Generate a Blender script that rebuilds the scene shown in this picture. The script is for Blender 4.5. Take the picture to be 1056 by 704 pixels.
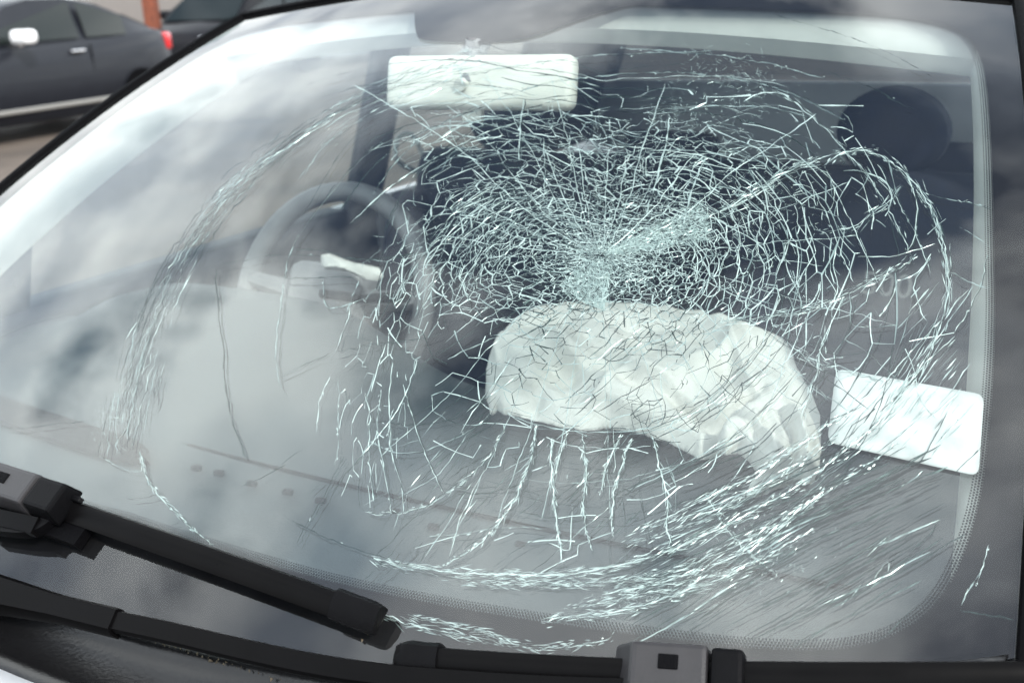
import bpy, bmesh, math, random
import numpy as np
from mathutils import Vector, Matrix
from mathutils.geometry import delaunay_2d_cdt

random.seed(7); rng = np.random.default_rng(7)
for o in list(bpy.data.objects): bpy.data.objects.remove(o)
scene = bpy.context.scene
COL = scene.collection
Z0 = 0.97                                  # height of the windscreen base above the ground

# ------------------------------------------------------------------ camera
CAM = np.array([0.7278, -0.4751, 0.4797 + Z0])
YAW, PITCH, ROLL, FPX = 0.5435, 0.3206, -0.0388, 1128.7
_cy, _sy, _cp, _sp = math.cos(YAW), math.sin(YAW), math.cos(PITCH), math.sin(PITCH)
FWD = np.array([-_sy*_cp, _cy*_cp, -_sp]); RGT = np.array([_cy, _sy, 0.0]); UPV = np.cross(RGT, FWD)
_cr, _sr = math.cos(ROLL), math.sin(ROLL)
RGT, UPV = _cr*RGT + _sr*UPV, _cr*UPV - _sr*RGT
cd = bpy.data.cameras.new('camera'); cam = bpy.data.objects.new('camera', cd); COL.objects.link(cam)
cam.matrix_world = Matrix(((RGT[0], UPV[0], -FWD[0], CAM[0]), (RGT[1], UPV[1], -FWD[1], CAM[1]),
                           (RGT[2], UPV[2], -FWD[2], CAM[2]), (0, 0, 0, 1)))
cd.sensor_width = 36; cd.lens = FPX*36/1056; cd.clip_start = 0.02; cd.clip_end = 2000
cd.dof.use_dof = True; cd.dof.focus_distance = 0.88; cd.dof.aperture_fstop = 8.0
scene.camera = cam

# ------------------------------------------------------------------ sky, sun, exposure
SUN_EL, SUN_AZ = math.radians(40), math.radians(118)     # azimuth from +Y towards +X
w = bpy.data.worlds.new('World'); scene.world = w; w.use_nodes = True
nt = w.node_tree; N = nt.nodes; L = nt.links; N.clear()
out = N.new('ShaderNodeOutputWorld'); bg = N.new('ShaderNodeBackground')
sky = N.new('ShaderNodeTexSky'); sky.sky_type = 'NISHITA'; sky.sun_disc = False
sky.sun_elevation = SUN_EL; sky.sun_rotation = SUN_AZ
tc = N.new('ShaderNodeTexCoord'); sep = N.new('ShaderNodeSeparateXYZ'); L.new(tc.outputs['Generated'], sep.inputs[0])
def wm(op, a, b=None):
    n = N.new('ShaderNodeMath'); n.operation = op
    for i, q in enumerate((a, b)):
        if q is None: continue
        if isinstance(q, (int, float)): n.inputs[i].default_value = q
        else: L.new(q, n.inputs[i])
    return n.outputs[0]
zz = wm('ADD', wm('MAXIMUM', sep.outputs['Z'], 0.0), 0.30)
cmb = N.new('ShaderNodeCombineXYZ')
L.new(wm('ADD', wm('DIVIDE', sep.outputs['X'], zz), -3.74), cmb.inputs[0]); L.new(wm('ADD', wm('DIVIDE', sep.outputs['Y'], zz), 3.73), cmb.inputs[1])
cmb.inputs[2].default_value = 27.1
def wnoise(scale, detail, rough, dist=0.0):
    n = N.new('ShaderNodeTexNoise'); n.inputs['Scale'].default_value = scale; n.inputs['Detail'].default_value = detail
    n.inputs['Roughness'].default_value = rough; n.inputs['Distortion'].default_value = dist
    L.new(cmb.outputs[0], n.inputs['Vector']); return n.outputs['Fac']
cov = N.new('ShaderNodeValToRGB'); L.new(wm('ADD', wnoise(2.1, 6, 0.54, 0.25), wm('SUBTRACT', 0.045, wm('MULTIPLY', wm('MAXIMUM', wm('SUBTRACT', sep.outputs['Z'], 0.80), 0.0), 0.62))), cov.inputs[0])
cov.color_ramp.elements[0].position = 0.41; cov.color_ramp.elements[1].position = 0.55
tone = N.new('ShaderNodeValToRGB'); L.new(wnoise(2.8, 5, 0.5), tone.inputs[0])
tone.color_ramp.elements[0].position = 0.34; tone.color_ramp.elements[0].color = (6.6, 7.7, 9.3, 1)
tone.color_ramp.elements[1].position = 0.66; tone.color_ramp.elements[1].color = (24, 24.8, 24.6, 1)
mx = N.new('ShaderNodeMix'); mx.data_type = 'RGBA'
L.new(cov.outputs['Color'], mx.inputs['Factor']); L.new(sky.outputs['Color'], mx.inputs['A']); L.new(tone.outputs['Color'], mx.inputs['B'])
L.new(mx.outputs['Result'], bg.inputs['Color']); bg.inputs['Strength'].default_value = 0.10
L.new(bg.outputs[0], out.inputs['Surface'])

sd = bpy.data.lights.new('sun', 'SUN'); sun = bpy.data.objects.new('sun', sd); COL.objects.link(sun)
sd.energy = 2.6; sd.angle = math.radians(3); sd.color = (1.0, 0.96, 0.9)
sv = Vector((math.sin(SUN_AZ)*math.cos(SUN_EL), math.cos(SUN_AZ)*math.cos(SUN_EL), math.sin(SUN_EL)))
sun.rotation_euler = sv.to_track_quat('Z', 'Y').to_euler(); sun.location = (3, -5, 8)
vs = scene.view_settings; vs.view_transform = 'Standard'; vs.look = 'None'; vs.gamma = 1; vs.use_curve_mapping = False
vs.exposure = 0.8

# ------------------------------------------------------------------ the windscreen surface and pixel rays
HWB, HWT, BOW, LY, HH, CB, CT, ZC, VB = 0.6879, 0.5641, 0.0118, 0.761, 0.4346, 0.1987, 0.1135, 0.0549, 0.0223
def S(u, v):
    u = np.asarray(u, float); v = np.asarray(v, float); k = 4*v*(1-v)
    hw = HWB + (HWT-HWB)*v + BOW*k
    return np.stack([u*hw, v*LY + (CB+(CT-CB)*v)*u*u - .5*VB*k, v*HH + ZC*u*u*(1-v) + VB*k + Z0], -1)
def SN(u, v):
    e = 1e-4; u = np.asarray(u, float); v = np.asarray(v, float)
    n = np.cross(S(u+e, v)-S(u-e, v), S(u, v+e)-S(u, v-e)); return n/np.linalg.norm(n, axis=-1, keepdims=True)
def SH(u, v, h): return S(u, v) + h*SN(u, v)
def vtop(u): return 1 + 0.125*(1-np.asarray(u, float)**2)
def ray(px):
    px = np.atleast_2d(np.asarray(px, float))
    return FWD + (px[:, :1]-528)/FPX*RGT + (352-px[:, 1:2])/FPX*UPV
def uv_of(px, h=0.0):
    """photo pixels -> (u, v) on the windscreen (or on the surface h above it)"""
    g = ray(px); n = len(g)
    q = np.tile(np.array([.3, .4, .9]), (n, 1)); e = 1e-5
    for _ in range(14):
        def f(q): return SH(q[:, 0], q[:, 1], h) - CAM - q[:, 2:]*g
        r = f(q); J = np.empty((n, 3, 3))
        for i in range(3):
            d = np.zeros(3); d[i] = e; J[:, :, i] = (f(q+d)-r)/e
        st = np.linalg.solve(J, r[..., None])[..., 0]; q = q - np.clip(st, -.5, .5)
    return q[:, :2]
def on_glass(px, h=0.0):
    q = uv_of(px, h); return SH(q[:, 0], q[:, 1], h)
def on_plane(px, p0, nrm):
    g = ray(px); nrm = np.array(nrm, float); t = ((np.array(p0)-CAM)@nrm)/(g@nrm); return CAM + t[:, None]*g

# ------------------------------------------------------------------ materials
def mat(name, col, rough=.5, metal=0, noise=0, nscale=20, bump=0, bscale=60, coat=0, spec=.5, sheen=0, alpha=None, trans=0, ior=1.5, emit=None, detail=6):
    m = bpy.data.materials.new(name); m.use_nodes = True; t = m.node_tree; b = t.nodes['Principled BSDF']
    b.inputs['Base Color'].default_value = (*col, 1); b.inputs['Roughness'].default_value = rough; b.inputs['Metallic'].default_value = metal
    b.inputs['Specular IOR Level'].default_value = spec; b.inputs['Coat Weight'].default_value = coat; b.inputs['Coat Roughness'].default_value = .04
    b.inputs['Sheen Weight'].default_value = sheen; b.inputs['IOR'].default_value = ior; b.inputs['Transmission Weight'].default_value = trans
    if noise:
        tcn = t.nodes.new('ShaderNodeTexCoord'); n = t.nodes.new('ShaderNodeTexNoise'); n.inputs['Scale'].default_value = nscale; n.inputs['Detail'].default_value = detail
        t.links.new(tcn.outputs['Object'], n.inputs['Vector'])
        r = t.nodes.new('ShaderNodeValToRGB'); r.color_ramp.elements[0].position = .3; r.color_ramp.elements[1].position = .7
        r.color_ramp.elements[0].color = (*[c*(1-noise) for c in col], 1); r.color_ramp.elements[1].color = (*[min(1, c*(1+noise)) for c in col], 1)
        t.links.new(n.outputs['Fac'], r.inputs[0]); t.links.new(r.outputs[0], b.inputs['Base Color'])
        mr = t.nodes.new('ShaderNodeMapRange'); mr.inputs['To Min'].default_value = max(0, rough-.12*noise*4); mr.inputs['To Max'].default_value = min(1, rough+.12*noise*4)
        t.links.new(n.outputs['Fac'], mr.inputs['Value']); t.links.new(mr.outputs[0], b.inputs['Roughness'])
    if bump:
        tcn = t.nodes.new('ShaderNodeTexCoord'); n = t.nodes.new('ShaderNodeTexNoise'); n.inputs['Scale'].default_value = bscale; n.inputs['Detail'].default_value = 4
        t.links.new(tcn.outputs['Object'], n.inputs['Vector'])
        bp = t.nodes.new('ShaderNodeBump'); bp.inputs['Strength'].default_value = bump; bp.inputs['Distance'].default_value = .01
        t.links.new(n.outputs['Fac'], bp.inputs['Height']); t.links.new(bp.outputs[0], b.inputs['Normal'])
    return m

def thin_glass(name, tint=(.93, .97, .96), ior=1.6, dust=0.0, base=.055):
    m = bpy.data.materials.new(name); m.use_nodes = True; t = m.node_tree; t.nodes.clear()
    o = t.nodes.new('ShaderNodeOutputMaterial'); fr = t.nodes.new('ShaderNodeFresnel'); fr.inputs['IOR'].default_value = ior
    geo = t.nodes.new('ShaderNodeNewGeometry')
    tr = t.nodes.new('ShaderNodeBsdfTransparent'); tr.inputs['Color'].default_value = (*tint, 1)
    gl = t.nodes.new('ShaderNodeBsdfGlossy'); gl.inputs['Roughness'].default_value = 0.02; gl.inputs['Color'].default_value = (1, 1, 1, 1)
    # keep the sheet's reflectance the same from both sides
    f2 = t.nodes.new('ShaderNodeLayerWeight'); f2.inputs['Blend'].default_value = .5
    mp = t.nodes.new('ShaderNodeMath'); mp.operation = 'POWER'; t.links.new(f2.outputs['Facing'], mp.inputs[0]); mp.inputs[1].default_value = 4.5
    ml = t.nodes.new('ShaderNodeMath'); ml.operation = 'MULTIPLY_ADD'; t.links.new(mp.outputs[0], ml.inputs[0]); ml.inputs[1].default_value = .62; ml.inputs[2].default_value = base
    mixs = t.nodes.new('ShaderNodeMixShader'); t.links.new(ml.outputs[0], mixs.inputs[0]); t.links.new(tr.outputs[0], mixs.inputs[1]); t.links.new(gl.outputs[0], mixs.inputs[2])
    last = mixs
    if dust:
        df = t.nodes.new('ShaderNodeBsdfDiffuse'); df.inputs['Color'].default_value = (.55, .56, .55, 1)
        tcn = t.nodes.new('ShaderNodeTexCoord'); n = t.nodes.new('ShaderNodeTexNoise'); n.inputs['Scale'].default_value = 9; n.inputs['Detail'].default_value = 8
        t.links.new(tcn.outputs['Object'], n.inputs['Vector'])
        mr = t.nodes.new('ShaderNodeMapRange'); mr.inputs['From Min'].default_value = .35; mr.inputs['From Max'].default_value = .75
        mr.inputs['To Min'].default_value = dust*.3; mr.inputs['To Max'].default_value = dust; t.links.new(n.outputs['Fac'], mr.inputs['Value'])
        ms = t.nodes.new('ShaderNodeMixShader'); t.links.new(mr.outputs[0], ms.inputs[0]); t.links.new(last.outputs[0], ms.inputs[1]); t.links.new(df.outputs[0], ms.inputs[2]); last = ms
    t.links.new(last.outputs[0], o.inputs['Surface']); return m

def crack_mat(name, dif, glo, gmix, trans, rough=.34):
    m = bpy.data.materials.new(name); m.use_nodes = True; t = m.node_tree; t.nodes.clear()
    o = t.nodes.new('ShaderNodeOutputMaterial')
    d = t.nodes.new('ShaderNodeBsdfDiffuse'); d.inputs['Color'].default_value = (*dif, 1)
    g = t.nodes.new('ShaderNodeBsdfGlossy'); g.inputs['Color'].default_value = (*glo, 1); g.inputs['Roughness'].default_value = rough
    x = t.nodes.new('ShaderNodeMixShader'); x.inputs[0].default_value = gmix; t.links.new(d.outputs[0], x.inputs[1]); t.links.new(g.outputs[0], x.inputs[2])
    tr = t.nodes.new('ShaderNodeBsdfTransparent'); y = t.nodes.new('ShaderNodeMixShader'); y.inputs[0].default_value = trans
    t.links.new(x.outputs[0], y.inputs[1]); t.links.new(tr.outputs[0], y.inputs[2]); t.links.new(y.outputs[0], o.inputs['Surface']); return m

M = dict(
    glass=thin_glass('windscreen_glass', dust=.012),
    glass_in=thin_glass('inner_glass_ply', tint=(.92, .945, .94), base=.05),
    side_glass=thin_glass('side_window_glass', tint=(.72, .77, .76)),
    privacy=thin_glass('dark_rear_glass', tint=(.25, .27, .28)),
    frit=mat('black_ceramic_border', (.0025, .0025, .0035), rough=.6, spec=.03, noise=.3, nscale=30),
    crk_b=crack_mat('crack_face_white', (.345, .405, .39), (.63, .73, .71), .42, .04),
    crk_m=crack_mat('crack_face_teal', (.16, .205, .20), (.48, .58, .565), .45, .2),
    crk_d=crack_mat('crack_painted_dark', (.020, .031, .031), (.045, .07, .068), .2, .08),  # dark tone painted in for light that crack facets bend away
    powder=crack_mat('crushed_glass', (.33, .41, .395), (.6, .72, .70), .3, .18),
    rubber=mat('black_rubber', (.002, .002, .0025), rough=.6, spec=.04, bump=.15, bscale=300),
    plastic=mat('black_plastic', (.003, .003, .0035), rough=.42, spec=.05, noise=.15, nscale=40, bump=.08, bscale=500),
    satin=mat('satin_black_plastic', (.0025, .0024, .0026), rough=.3, spec=.05, noise=.15, nscale=25),
    cap=mat('dark_grey_plastic', (.020, .019, .0205), rough=.42, spec=.35, noise=.12, nscale=60, bump=.06, bscale=600),
    cowl=mat('cowl_plastic', (.005, .005, .0055), rough=.25, spec=.4, noise=.1, nscale=14, bump=.04, bscale=300),
    white=mat('white_car_paint', (.72, .73, .74), rough=.35, coat=.8, noise=.03, nscale=6),
    dash=mat('dashboard_plastic', (.030, .038, .041), rough=.65, spec=.3, noise=.2, nscale=12, bump=.04, bscale=250),
    trim=mat('beige_pillar_trim', (.32, .32, .30), rough=.7, noise=.05, nscale=20),
    lining=mat('grey_headlining', (.16, .16, .165), rough=.9, noise=.05, nscale=30),
    seat=mat('navy_seat_fabric', (.005, .008, .022), rough=.85, noise=.3, nscale=40, bump=.3, bscale=500),
    seatgrey=mat('grey_seat_fabric', (.008, .011, .022), rough=.85, noise=.25, nscale=40, bump=.3, bscale=500),
    cream=mat('cream_mirror_plastic', (.62, .61, .55), rough=.45, noise=.03, nscale=15),
    airbag=mat('airbag_cloth', (.50, .49, .46), rough=.85, noise=.04, nscale=9, bump=.25, bscale=45),
    sticker=mat('white_sticker_paper', (.35, .375, .37), rough=.6, noise=.22, nscale=45, detail=10),
    thread=mat('pale_thread', (.15, .16, .165), rough=.8),
    inner=mat('dark_interior_trim', (.014, .015, .019), rough=.7, noise=.2, nscale=20),
    wheelgrey=mat('grey_wheel_leather', (.13, .13, .135), rough=.5, noise=.1, nscale=30),
    debris=mat('dry_leaf', (.09, .07, .045), rough=.9, noise=.4, nscale=200),
    chrome=mat('chrome', (.75, .75, .76), rough=.12, metal=1),
)

# ------------------------------------------------------------------ object helpers
def link(o, parent=None):
    COL.objects.link(o)
    if parent is not None:
        o.parent = parent; o.matrix_parent_inverse = Matrix.Translation(-Vector(parent.get('_o', (0, 0, 0))))
    return o
def mesh(name, verts, faces, m, parent=None, smooth=True, mats=None, fm=None):
    me = bpy.data.meshes.new(name); me.from_pydata([tuple(map(float, v)) for v in verts], [], [tuple(map(int, f)) for f in faces])
    if mats:
        for k in mats: me.materials.append(k)
        me.polygons.foreach_set('material_index', np.asarray(fm, dtype=np.int32))
    else: me.materials.append(m)
    if smooth: me.polygons.foreach_set('use_smooth', np.ones(len(me.polygons), dtype=bool))
    me.update()
    return link(bpy.data.objects.new(name, me), parent)
def from_bm(name, bm, m, parent=None, smooth=False):
    me = bpy.data.meshes.new(name); bm.to_mesh(me); bm.free(); me.materials.append(m)
    if smooth: me.polygons.foreach_set('use_smooth', np.ones(len(me.polygons), dtype=bool))
    return link(bpy.data.objects.new(name, me), parent)
def grid(name, P, m, parent=None, thick=0, smooth=True):
    P = np.asarray(P); a, b = P.shape[:2]; idx = np.arange(a*b).reshape(a, b)
    F = np.stack([idx[:-1, :-1], idx[1:, :-1], idx[1:, 1:], idx[:-1, 1:]], -1).reshape(-1, 4)
    o = mesh(name, P.reshape(-1, 3), F, m, parent, smooth)
    if thick:
        s = o.modifiers.new('thickness', 'SOLIDIFY'); s.thickness = thick; s.offset = 0
    return o
def loft(name, rings, m, parent=None, caps=True, smooth=True, bevel=0):
    R = np.asarray(rings); a, b = R.shape[:2]; F = []
    for i in range(a-1):
        for j in range(b): F.append((i*b+j, i*b+(j+1) % b, (i+1)*b+(j+1) % b, (i+1)*b+j))
    if caps: F.append(tuple(range(b))[::-1]); F.append(tuple((a-1)*b+j for j in range(b)))
    o = mesh(name, R.reshape(-1, 3), F, m, parent, smooth)
    bm = bmesh.new(); bm.from_mesh(o.data); bmesh.ops.recalc_face_normals(bm, faces=bm.faces); bm.to_mesh(o.data); bm.free()
    if smooth:
        e = o.modifiers.new('edges', 'EDGE_SPLIT'); e.split_angle = math.radians(40)
    return o
def rbox(name, size, m, parent=None, loc=(0, 0, 0), rot=None, bev=.01, seg=3, smooth=True):
    bm = bmesh.new(); bmesh.ops.create_cube(bm, size=1); bmesh.ops.scale(bm, vec=size, verts=bm.verts)
    if bev: bmesh.ops.bevel(bm, geom=bm.edges[:], offset=bev, segments=seg, profile=.6, affect='EDGES')
    if rot is not None: bmesh.ops.transform(bm, matrix=Matrix(rot).to_4x4(), verts=bm.verts)
    bmesh.ops.translate(bm, vec=loc, verts=bm.verts)
    return from_bm(name, bm, m, parent, smooth)
def tube(name, pts, r, m, parent=None, n=8):
    pts = np.asarray(pts, float); rings = []; r = np.broadcast_to(r, (len(pts),))
    T = np.gradient(pts, axis=0); T /= np.linalg.norm(T, axis=1, keepdims=True)
    up = np.array([0, 0, 1.0]) if abs(T[0][2]) < .9 else np.array([1.0, 0, 0])
    for p, t, q in zip(pts, T, r):
        a = np.cross(t, up); a /= np.linalg.norm(a); b = np.cross(a, t)
        rings.append([p + q*(math.cos(k)*a+math.sin(k)*b) for k in np.linspace(0, 2*math.pi, n, endpoint=False)])
    return loft(name, rings, m, parent)
def resample(pts, step):
    pts = np.asarray(pts, float); d = np.r_[0, np.cumsum(np.linalg.norm(np.diff(pts, axis=0), axis=1))]
    n = max(2, int(d[-1]/step)+1); t = np.linspace(0, d[-1], n)
    return np.stack([np.interp(t, d, pts[:, k]) for k in range(pts.shape[1])], 1)
def smoothpath(pts, step):
    p = np.asarray(pts, float)
    for _ in range(2):
        q = [p[0]]
        for a, b in zip(p[:-1], p[1:]): q += [.75*a+.25*b, .25*a+.75*b]
        q.append(p[-1]); p = np.array(q)
    return resample(p, step)
def root(name, label, cat, loc=(0, 0, 0), group=None):
    o = bpy.data.objects.new(name, None); COL.objects.link(o); o.location = loc; o['_o'] = tuple(loc)
    o['label'] = label; o['category'] = cat; o.empty_display_size = .2
    if group: o['group'] = group
    return o
rotz = lambda a: Matrix.Rotation(a, 3, 'Z')
rotx = lambda a: Matrix.Rotation(a, 3, 'X')

# ================================================================== THE SETTING: ground
gm = mat('gravelly_asphalt', (.085, .066, .052), rough=.95, noise=.35, nscale=1.2, bump=.5, bscale=60, detail=12)
g = mesh('ground', [(-400, -400, 0), (400, -400, 0), (400, 400, 0), (-400, 400, 0)], [(0, 1, 2, 3)], gm, smooth=False); g['kind'] = 'structure'

# ================================================================== OUR CAR
car = root('car', 'white car whose shattered windscreen shows a deflated white airbag behind it', 'car', (0, .8, 0))
RP = lambda y: (0, y, 0)

# ---- windscreen glass
us = np.linspace(-1, 1, 61); ts = np.linspace(0, 1, 41)
UU, TT = np.meshgrid(us, ts, indexing='ij'); VV = TT*vtop(UU)
windscreen = grid('windscreen', S(UU, VV), M['glass'], car)
grid('inner_glass', SH(UU[:, 1:-1], VV[:, 1:-1], -.0056), M['glass_in'], windscreen)
windscreen['label'] = 'windscreen shattered into a spider web of cracks'

# ---- black ceramic border on the inner face
half = [(0, .104), (.169, .098), (.34, .083), (.468, .072), (.663, .051), (.8, .030), (.875, .026), (.92, .043), (.945, .078), (.962, .148), (.966, .24), (.966, .362), (.961, .474), (.957, .62), (.953, .746),
        (.948, .83), (.936, .885), (.915, .925), (.87, .955), (.8, .978), (.669, 1.0), (.4, 1.028), (.2, 1.04), (0, 1.045)]
half = smoothpath(half, .004)
loop = np.vstack([half, (half*[-1, 1])[::-1][1:-1]])
# matching points on the rim of the glass, from the centre of the pane outwards
cen = np.array([0, .53]); outer = []
for q in loop:
    d = q-cen; k = []
    if d[0] > 1e-9: k.append((1-cen[0])/d[0])
    if d[0] < -1e-9: k.append((-1-cen[0])/d[0])
    if d[1] < -1e-9: k.append((0-cen[1])/d[1])
    if d[1] > 1e-9:
        lo, hi = 0, 5
        for _ in range(40):
            mid = (lo+hi)/2; p = cen+mid*d
            if p[1] > vtop(p[0]): hi = mid
            else: lo = mid
        k.append(lo)
    outer.append(cen+min(k)*d)
outer = np.array(outer); K = 6
P = np.stack([SH(*((loop+(outer-loop)*(i/K)).T), -.004) for i in range(K+1)], 0)
P = np.concatenate([P, P[:, :1]], 1)
grid('frit_border', P, M['frit'], windscreen)
# dots fading the border out
bm_v, bm_f = [], []
pp3 = SH(*loop.T, -.0042); seg = np.linalg.norm(np.diff(np.vstack([pp3, pp3[:1]]), axis=0), axis=1); cum = np.r_[0, np.cumsum(seg)]
lp = np.vstack([loop, loop[:1]]); pitch = .0024
cenv = np.array([0, .53])
for row in range(4):
    rad = [.00108, .00098, .00084, .00066][row]
    n = int(cum[-1]/pitch); s = (np.arange(n)+(row % 2)*.5)*pitch
    q = np.stack([np.interp(s, cum, lp[:, 0]), np.interp(s, cum, lp[:, 1])], 1)
    q2 = np.stack([np.interp((s+.002) % cum[-1], cum, lp[:, 0]), np.interp((s+.002) % cum[-1], cum, lp[:, 1])], 1)
    P0 = SH(*q.T, -.0042); T = SH(*q2.T, -.0042)-P0; T /= np.linalg.norm(T, axis=1, keepdims=True)
    Nn = SN(*q.T); I = np.cross(Nn, T)                       # points inwards (loop runs counter-clockwise)
    Cc = P0 + I*(row*pitch*.86+.0006)
    base = len(bm_v)
    for k in range(6):
        a = k*math.pi/3; bm_v.append(Cc + rad*(math.cos(a)*T+math.sin(a)*I))
    m = len(Cc)
    V6 = np.stack(bm_v[-6:], 1).reshape(-1, 3); del bm_v[-6:]
    bm_v.append(V6)
tot = 0; faces = []
for V6 in bm_v:
    k = len(V6)//6; faces += [tuple(range(tot+6*i, tot+6*i+6)) for i in range(k)]; tot += len(V6)
dots = mesh('frit_dots', np.vstack(bm_v), faces, M['frit'], windscreen, smooth=False); dots['kind'] = 'stuff'
# sensor pad behind the mirror
pad = smoothpath([(428, -14), (427, 18), (429, 39), (440, 43), (500, 44), (532, 42), (560, 35), (592, 22), (640, 7), (690, -3), (720, -14)], 6)
top = np.stack([np.linspace(428, 720, len(pad)), np.full(len(pad), -22)], 1)
Pp = np.stack([uv_of(pad+(top-pad)*k, -.0036) for k in np.linspace(0, 1, 5)], 0)
grid('sensor_pad', SH(Pp[..., 0], Pp[..., 1], -.0036), M['frit'], windscreen)

# ---- sticker on the inside of the glass
def rounded(poly, r, n=5):
    poly = np.asarray(poly, float); o = []
    for i in range(len(poly)):
        a, b, c = poly[i-1], poly[i], poly[(i+1) % len(poly)]
        p = b+(a-b)/np.linalg.norm(a-b)*r; q = b+(c-b)/np.linalg.norm(c-b)*r
        for t in np.linspace(0, 1, n): o.append((1-t)**2*p+2*t*(1-t)*b+t*t*q)
    return np.array(o)
st = rounded([(862, 380), (1015, 407), (1009, 491), (853, 456)], 10)
stq = np.vstack([st.mean(0)+(st-st.mean(0))*k for k in np.linspace(1, .05, 8)]); n = len(st)
sp_ = uv_of(stq, -.003)
V = SH(sp_[:, 0], sp_[:, 1], -.003); F = [(i*n+j, i*n+(j+1) % n, (i+1)*n+(j+1) % n, (i+1)*n+j) for i in range(7) for j in range(n)] + [tuple(range(7*n, 8*n))]
so = mesh('sticker', V, F, M['sticker'], windscreen); so['label'] = 'blank white sticker with rounded corners'
mo = so.modifiers.new('thickness', 'SOLIDIFY'); mo.thickness = .0004

# ------------------------------------------------------------------ CRACKS
CX, CY = 620., 262.
_th = np.radians([0, 20, 45, 70, 90, 112, 135, 150, 160, 170, 180, 192, 205, 225, 247, 270, 285, 300, 315, 330, 345, 360])
_R = np.array([362, 350, 331, 335, 343, 362, 402, 470, 520, 510, 475, 430, 395, 300, 225, 192, 200, 222, 260, 310, 345, 362.])
Rfun = lambda th: np.interp(np.mod(th, 2*np.pi), _th, _R)
def polar(s, th):
    r = s*Rfun(th); fl = np.minimum(1., .50+1.0*np.asarray(s, float))          # the innermost rings are flatter
    return np.stack([CX+r*np.cos(th)*(1.12-.12*fl), CY+r*np.sin(th)*fl], -1)
BAG = np.array([(500, 392), (502, 374), (510, 352), (528, 330), (552, 316), (585, 311), (620, 311), (660, 314), (700, 319), (740, 327), (780, 338), (808, 348), (817, 360), (822, 378), (836, 402), (846, 425), (848, 455), (846, 485), (838, 500),
                (818, 500), (800, 506), (778, 515), (764, 508), (782, 499), (776, 482), (760, 466), (738, 473), (722, 476), (706, 466), (690, 458), (660, 449), (630, 443), (600, 445), (575, 441), (545, 433), (520, 429), (513, 424), (507, 430), (501, 415)], float)
def inside(poly, p):
    p = np.atleast_2d(p); x, y = p[:, 0], p[:, 1]; r = np.zeros(len(p), bool)
    for (x1, y1), (x2, y2) in zip(poly, np.roll(poly, -1, 0)):
        c = (y1 > y) != (y2 > y)
        with np.errstate(divide='ignore', invalid='ignore'): r ^= c & (x < (x2-x1)*(y-y1)/(y2-y1)+x1)
    return r
_gx, _gy = np.meshgrid(np.arange(1056), np.arange(704)); BAGM = inside(BAG, np.stack([_gx.ravel(), _gy.ravel()], 1)).reshape(704, 1056)
def on_bag(p): return bool(BAGM[min(703, max(0, int(p[1]))), min(1055, max(0, int(p[0])))])
class Cracks:
    def __init__(s): s.px = []; s.w = []; s.tilt = []; s.m = []; s.dep = []
    def add(s, pts, w, m, tilt=None, taper=True, dep=None, jit=.35):
        pts = np.asarray(pts, float); n = len(pts)
        if n < 2: return
        ww = np.full(n, w*.86, float)*np.exp(rng.normal(0, .28, n))
        if taper: ww[0] *= .25; ww[-1] *= .2
        if tilt is None: tilt = rng.normal(0, .75)
        s.px.append(pts); s.w.append(ww); s.tilt.append(tilt+rng.normal(0, jit, n)); s.m.append(m)
        s.dep.append(np.full(n, -rng.uniform(.0004, .0026) if dep is None else dep))
    def build(s, name, parent, label=None, stuff=False):
        px = np.vstack(s.px); uv = uv_of(px); P = S(uv[:, 0], uv[:, 1]); Nn = SN(uv[:, 0], uv[:, 1])
        dist = np.linalg.norm(P-CAM, axis=1); V, F, FM = [], [], []; k = 0; base = 0
        for pts, ww, tl, mm, dp in zip(s.px, s.w, s.tilt, s.m, s.dep):
            n = len(pts); p = P[k:k+n]; nn = Nn[k:k+n]; sc = dist[k:k+n]/FPX; k += n
            T = np.gradient(p, axis=0); T /= np.linalg.norm(T, axis=1, keepdims=True)+1e-12
            Sd = np.cross(nn, T); W = np.cos(tl)[:, None]*Sd + np.sin(tl)[:, None]*nn
            c = p+nn*dp[:, None]; hw = (ww*sc*.5)[:, None]
            a, b = c-W*hw, c+W*hw
            lim = 0
            V.append(np.stack([a, b], 1).reshape(-1, 3))
            for i in range(n-1): F.append((base+2*i, base+2*i+2, base+2*i+3, base+2*i+1)); FM.append(mm)
            base += 2*n
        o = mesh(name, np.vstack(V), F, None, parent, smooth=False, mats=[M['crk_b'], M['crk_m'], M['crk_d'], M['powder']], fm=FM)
        if stuff: o['kind'] = 'stuff'
        if label: o['label'] = label
        return o
def wob(pts, amp, step=5.):
    p = resample(pts, step); n = len(p)
    T = np.gradient(p, axis=0); T /= np.linalg.norm(T, axis=1, keepdims=True)+1e-9; Nn = np.stack([-T[:, 1], T[:, 0]], 1)
    z = np.cumsum(rng.normal(0, 1, n)); z -= np.linspace(z[0], z[-1], n); z = z/max(3., np.abs(z).max())*amp*1.4 + rng.normal(0, amp*.25, n)
    z[0] = z[-1] = 0
    return p+Nn*z[:, None]
def pick(pt, pb=.62, pm=.26):  # more painted-dark cracks where the background behind the glass is bright
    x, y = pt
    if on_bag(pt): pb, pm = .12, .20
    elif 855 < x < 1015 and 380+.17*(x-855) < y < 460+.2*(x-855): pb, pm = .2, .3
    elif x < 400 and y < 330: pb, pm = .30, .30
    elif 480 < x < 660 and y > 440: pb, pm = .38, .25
    r = rng.random(); return 0 if r < pb else (1 if r < pb+pm else 2)

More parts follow.
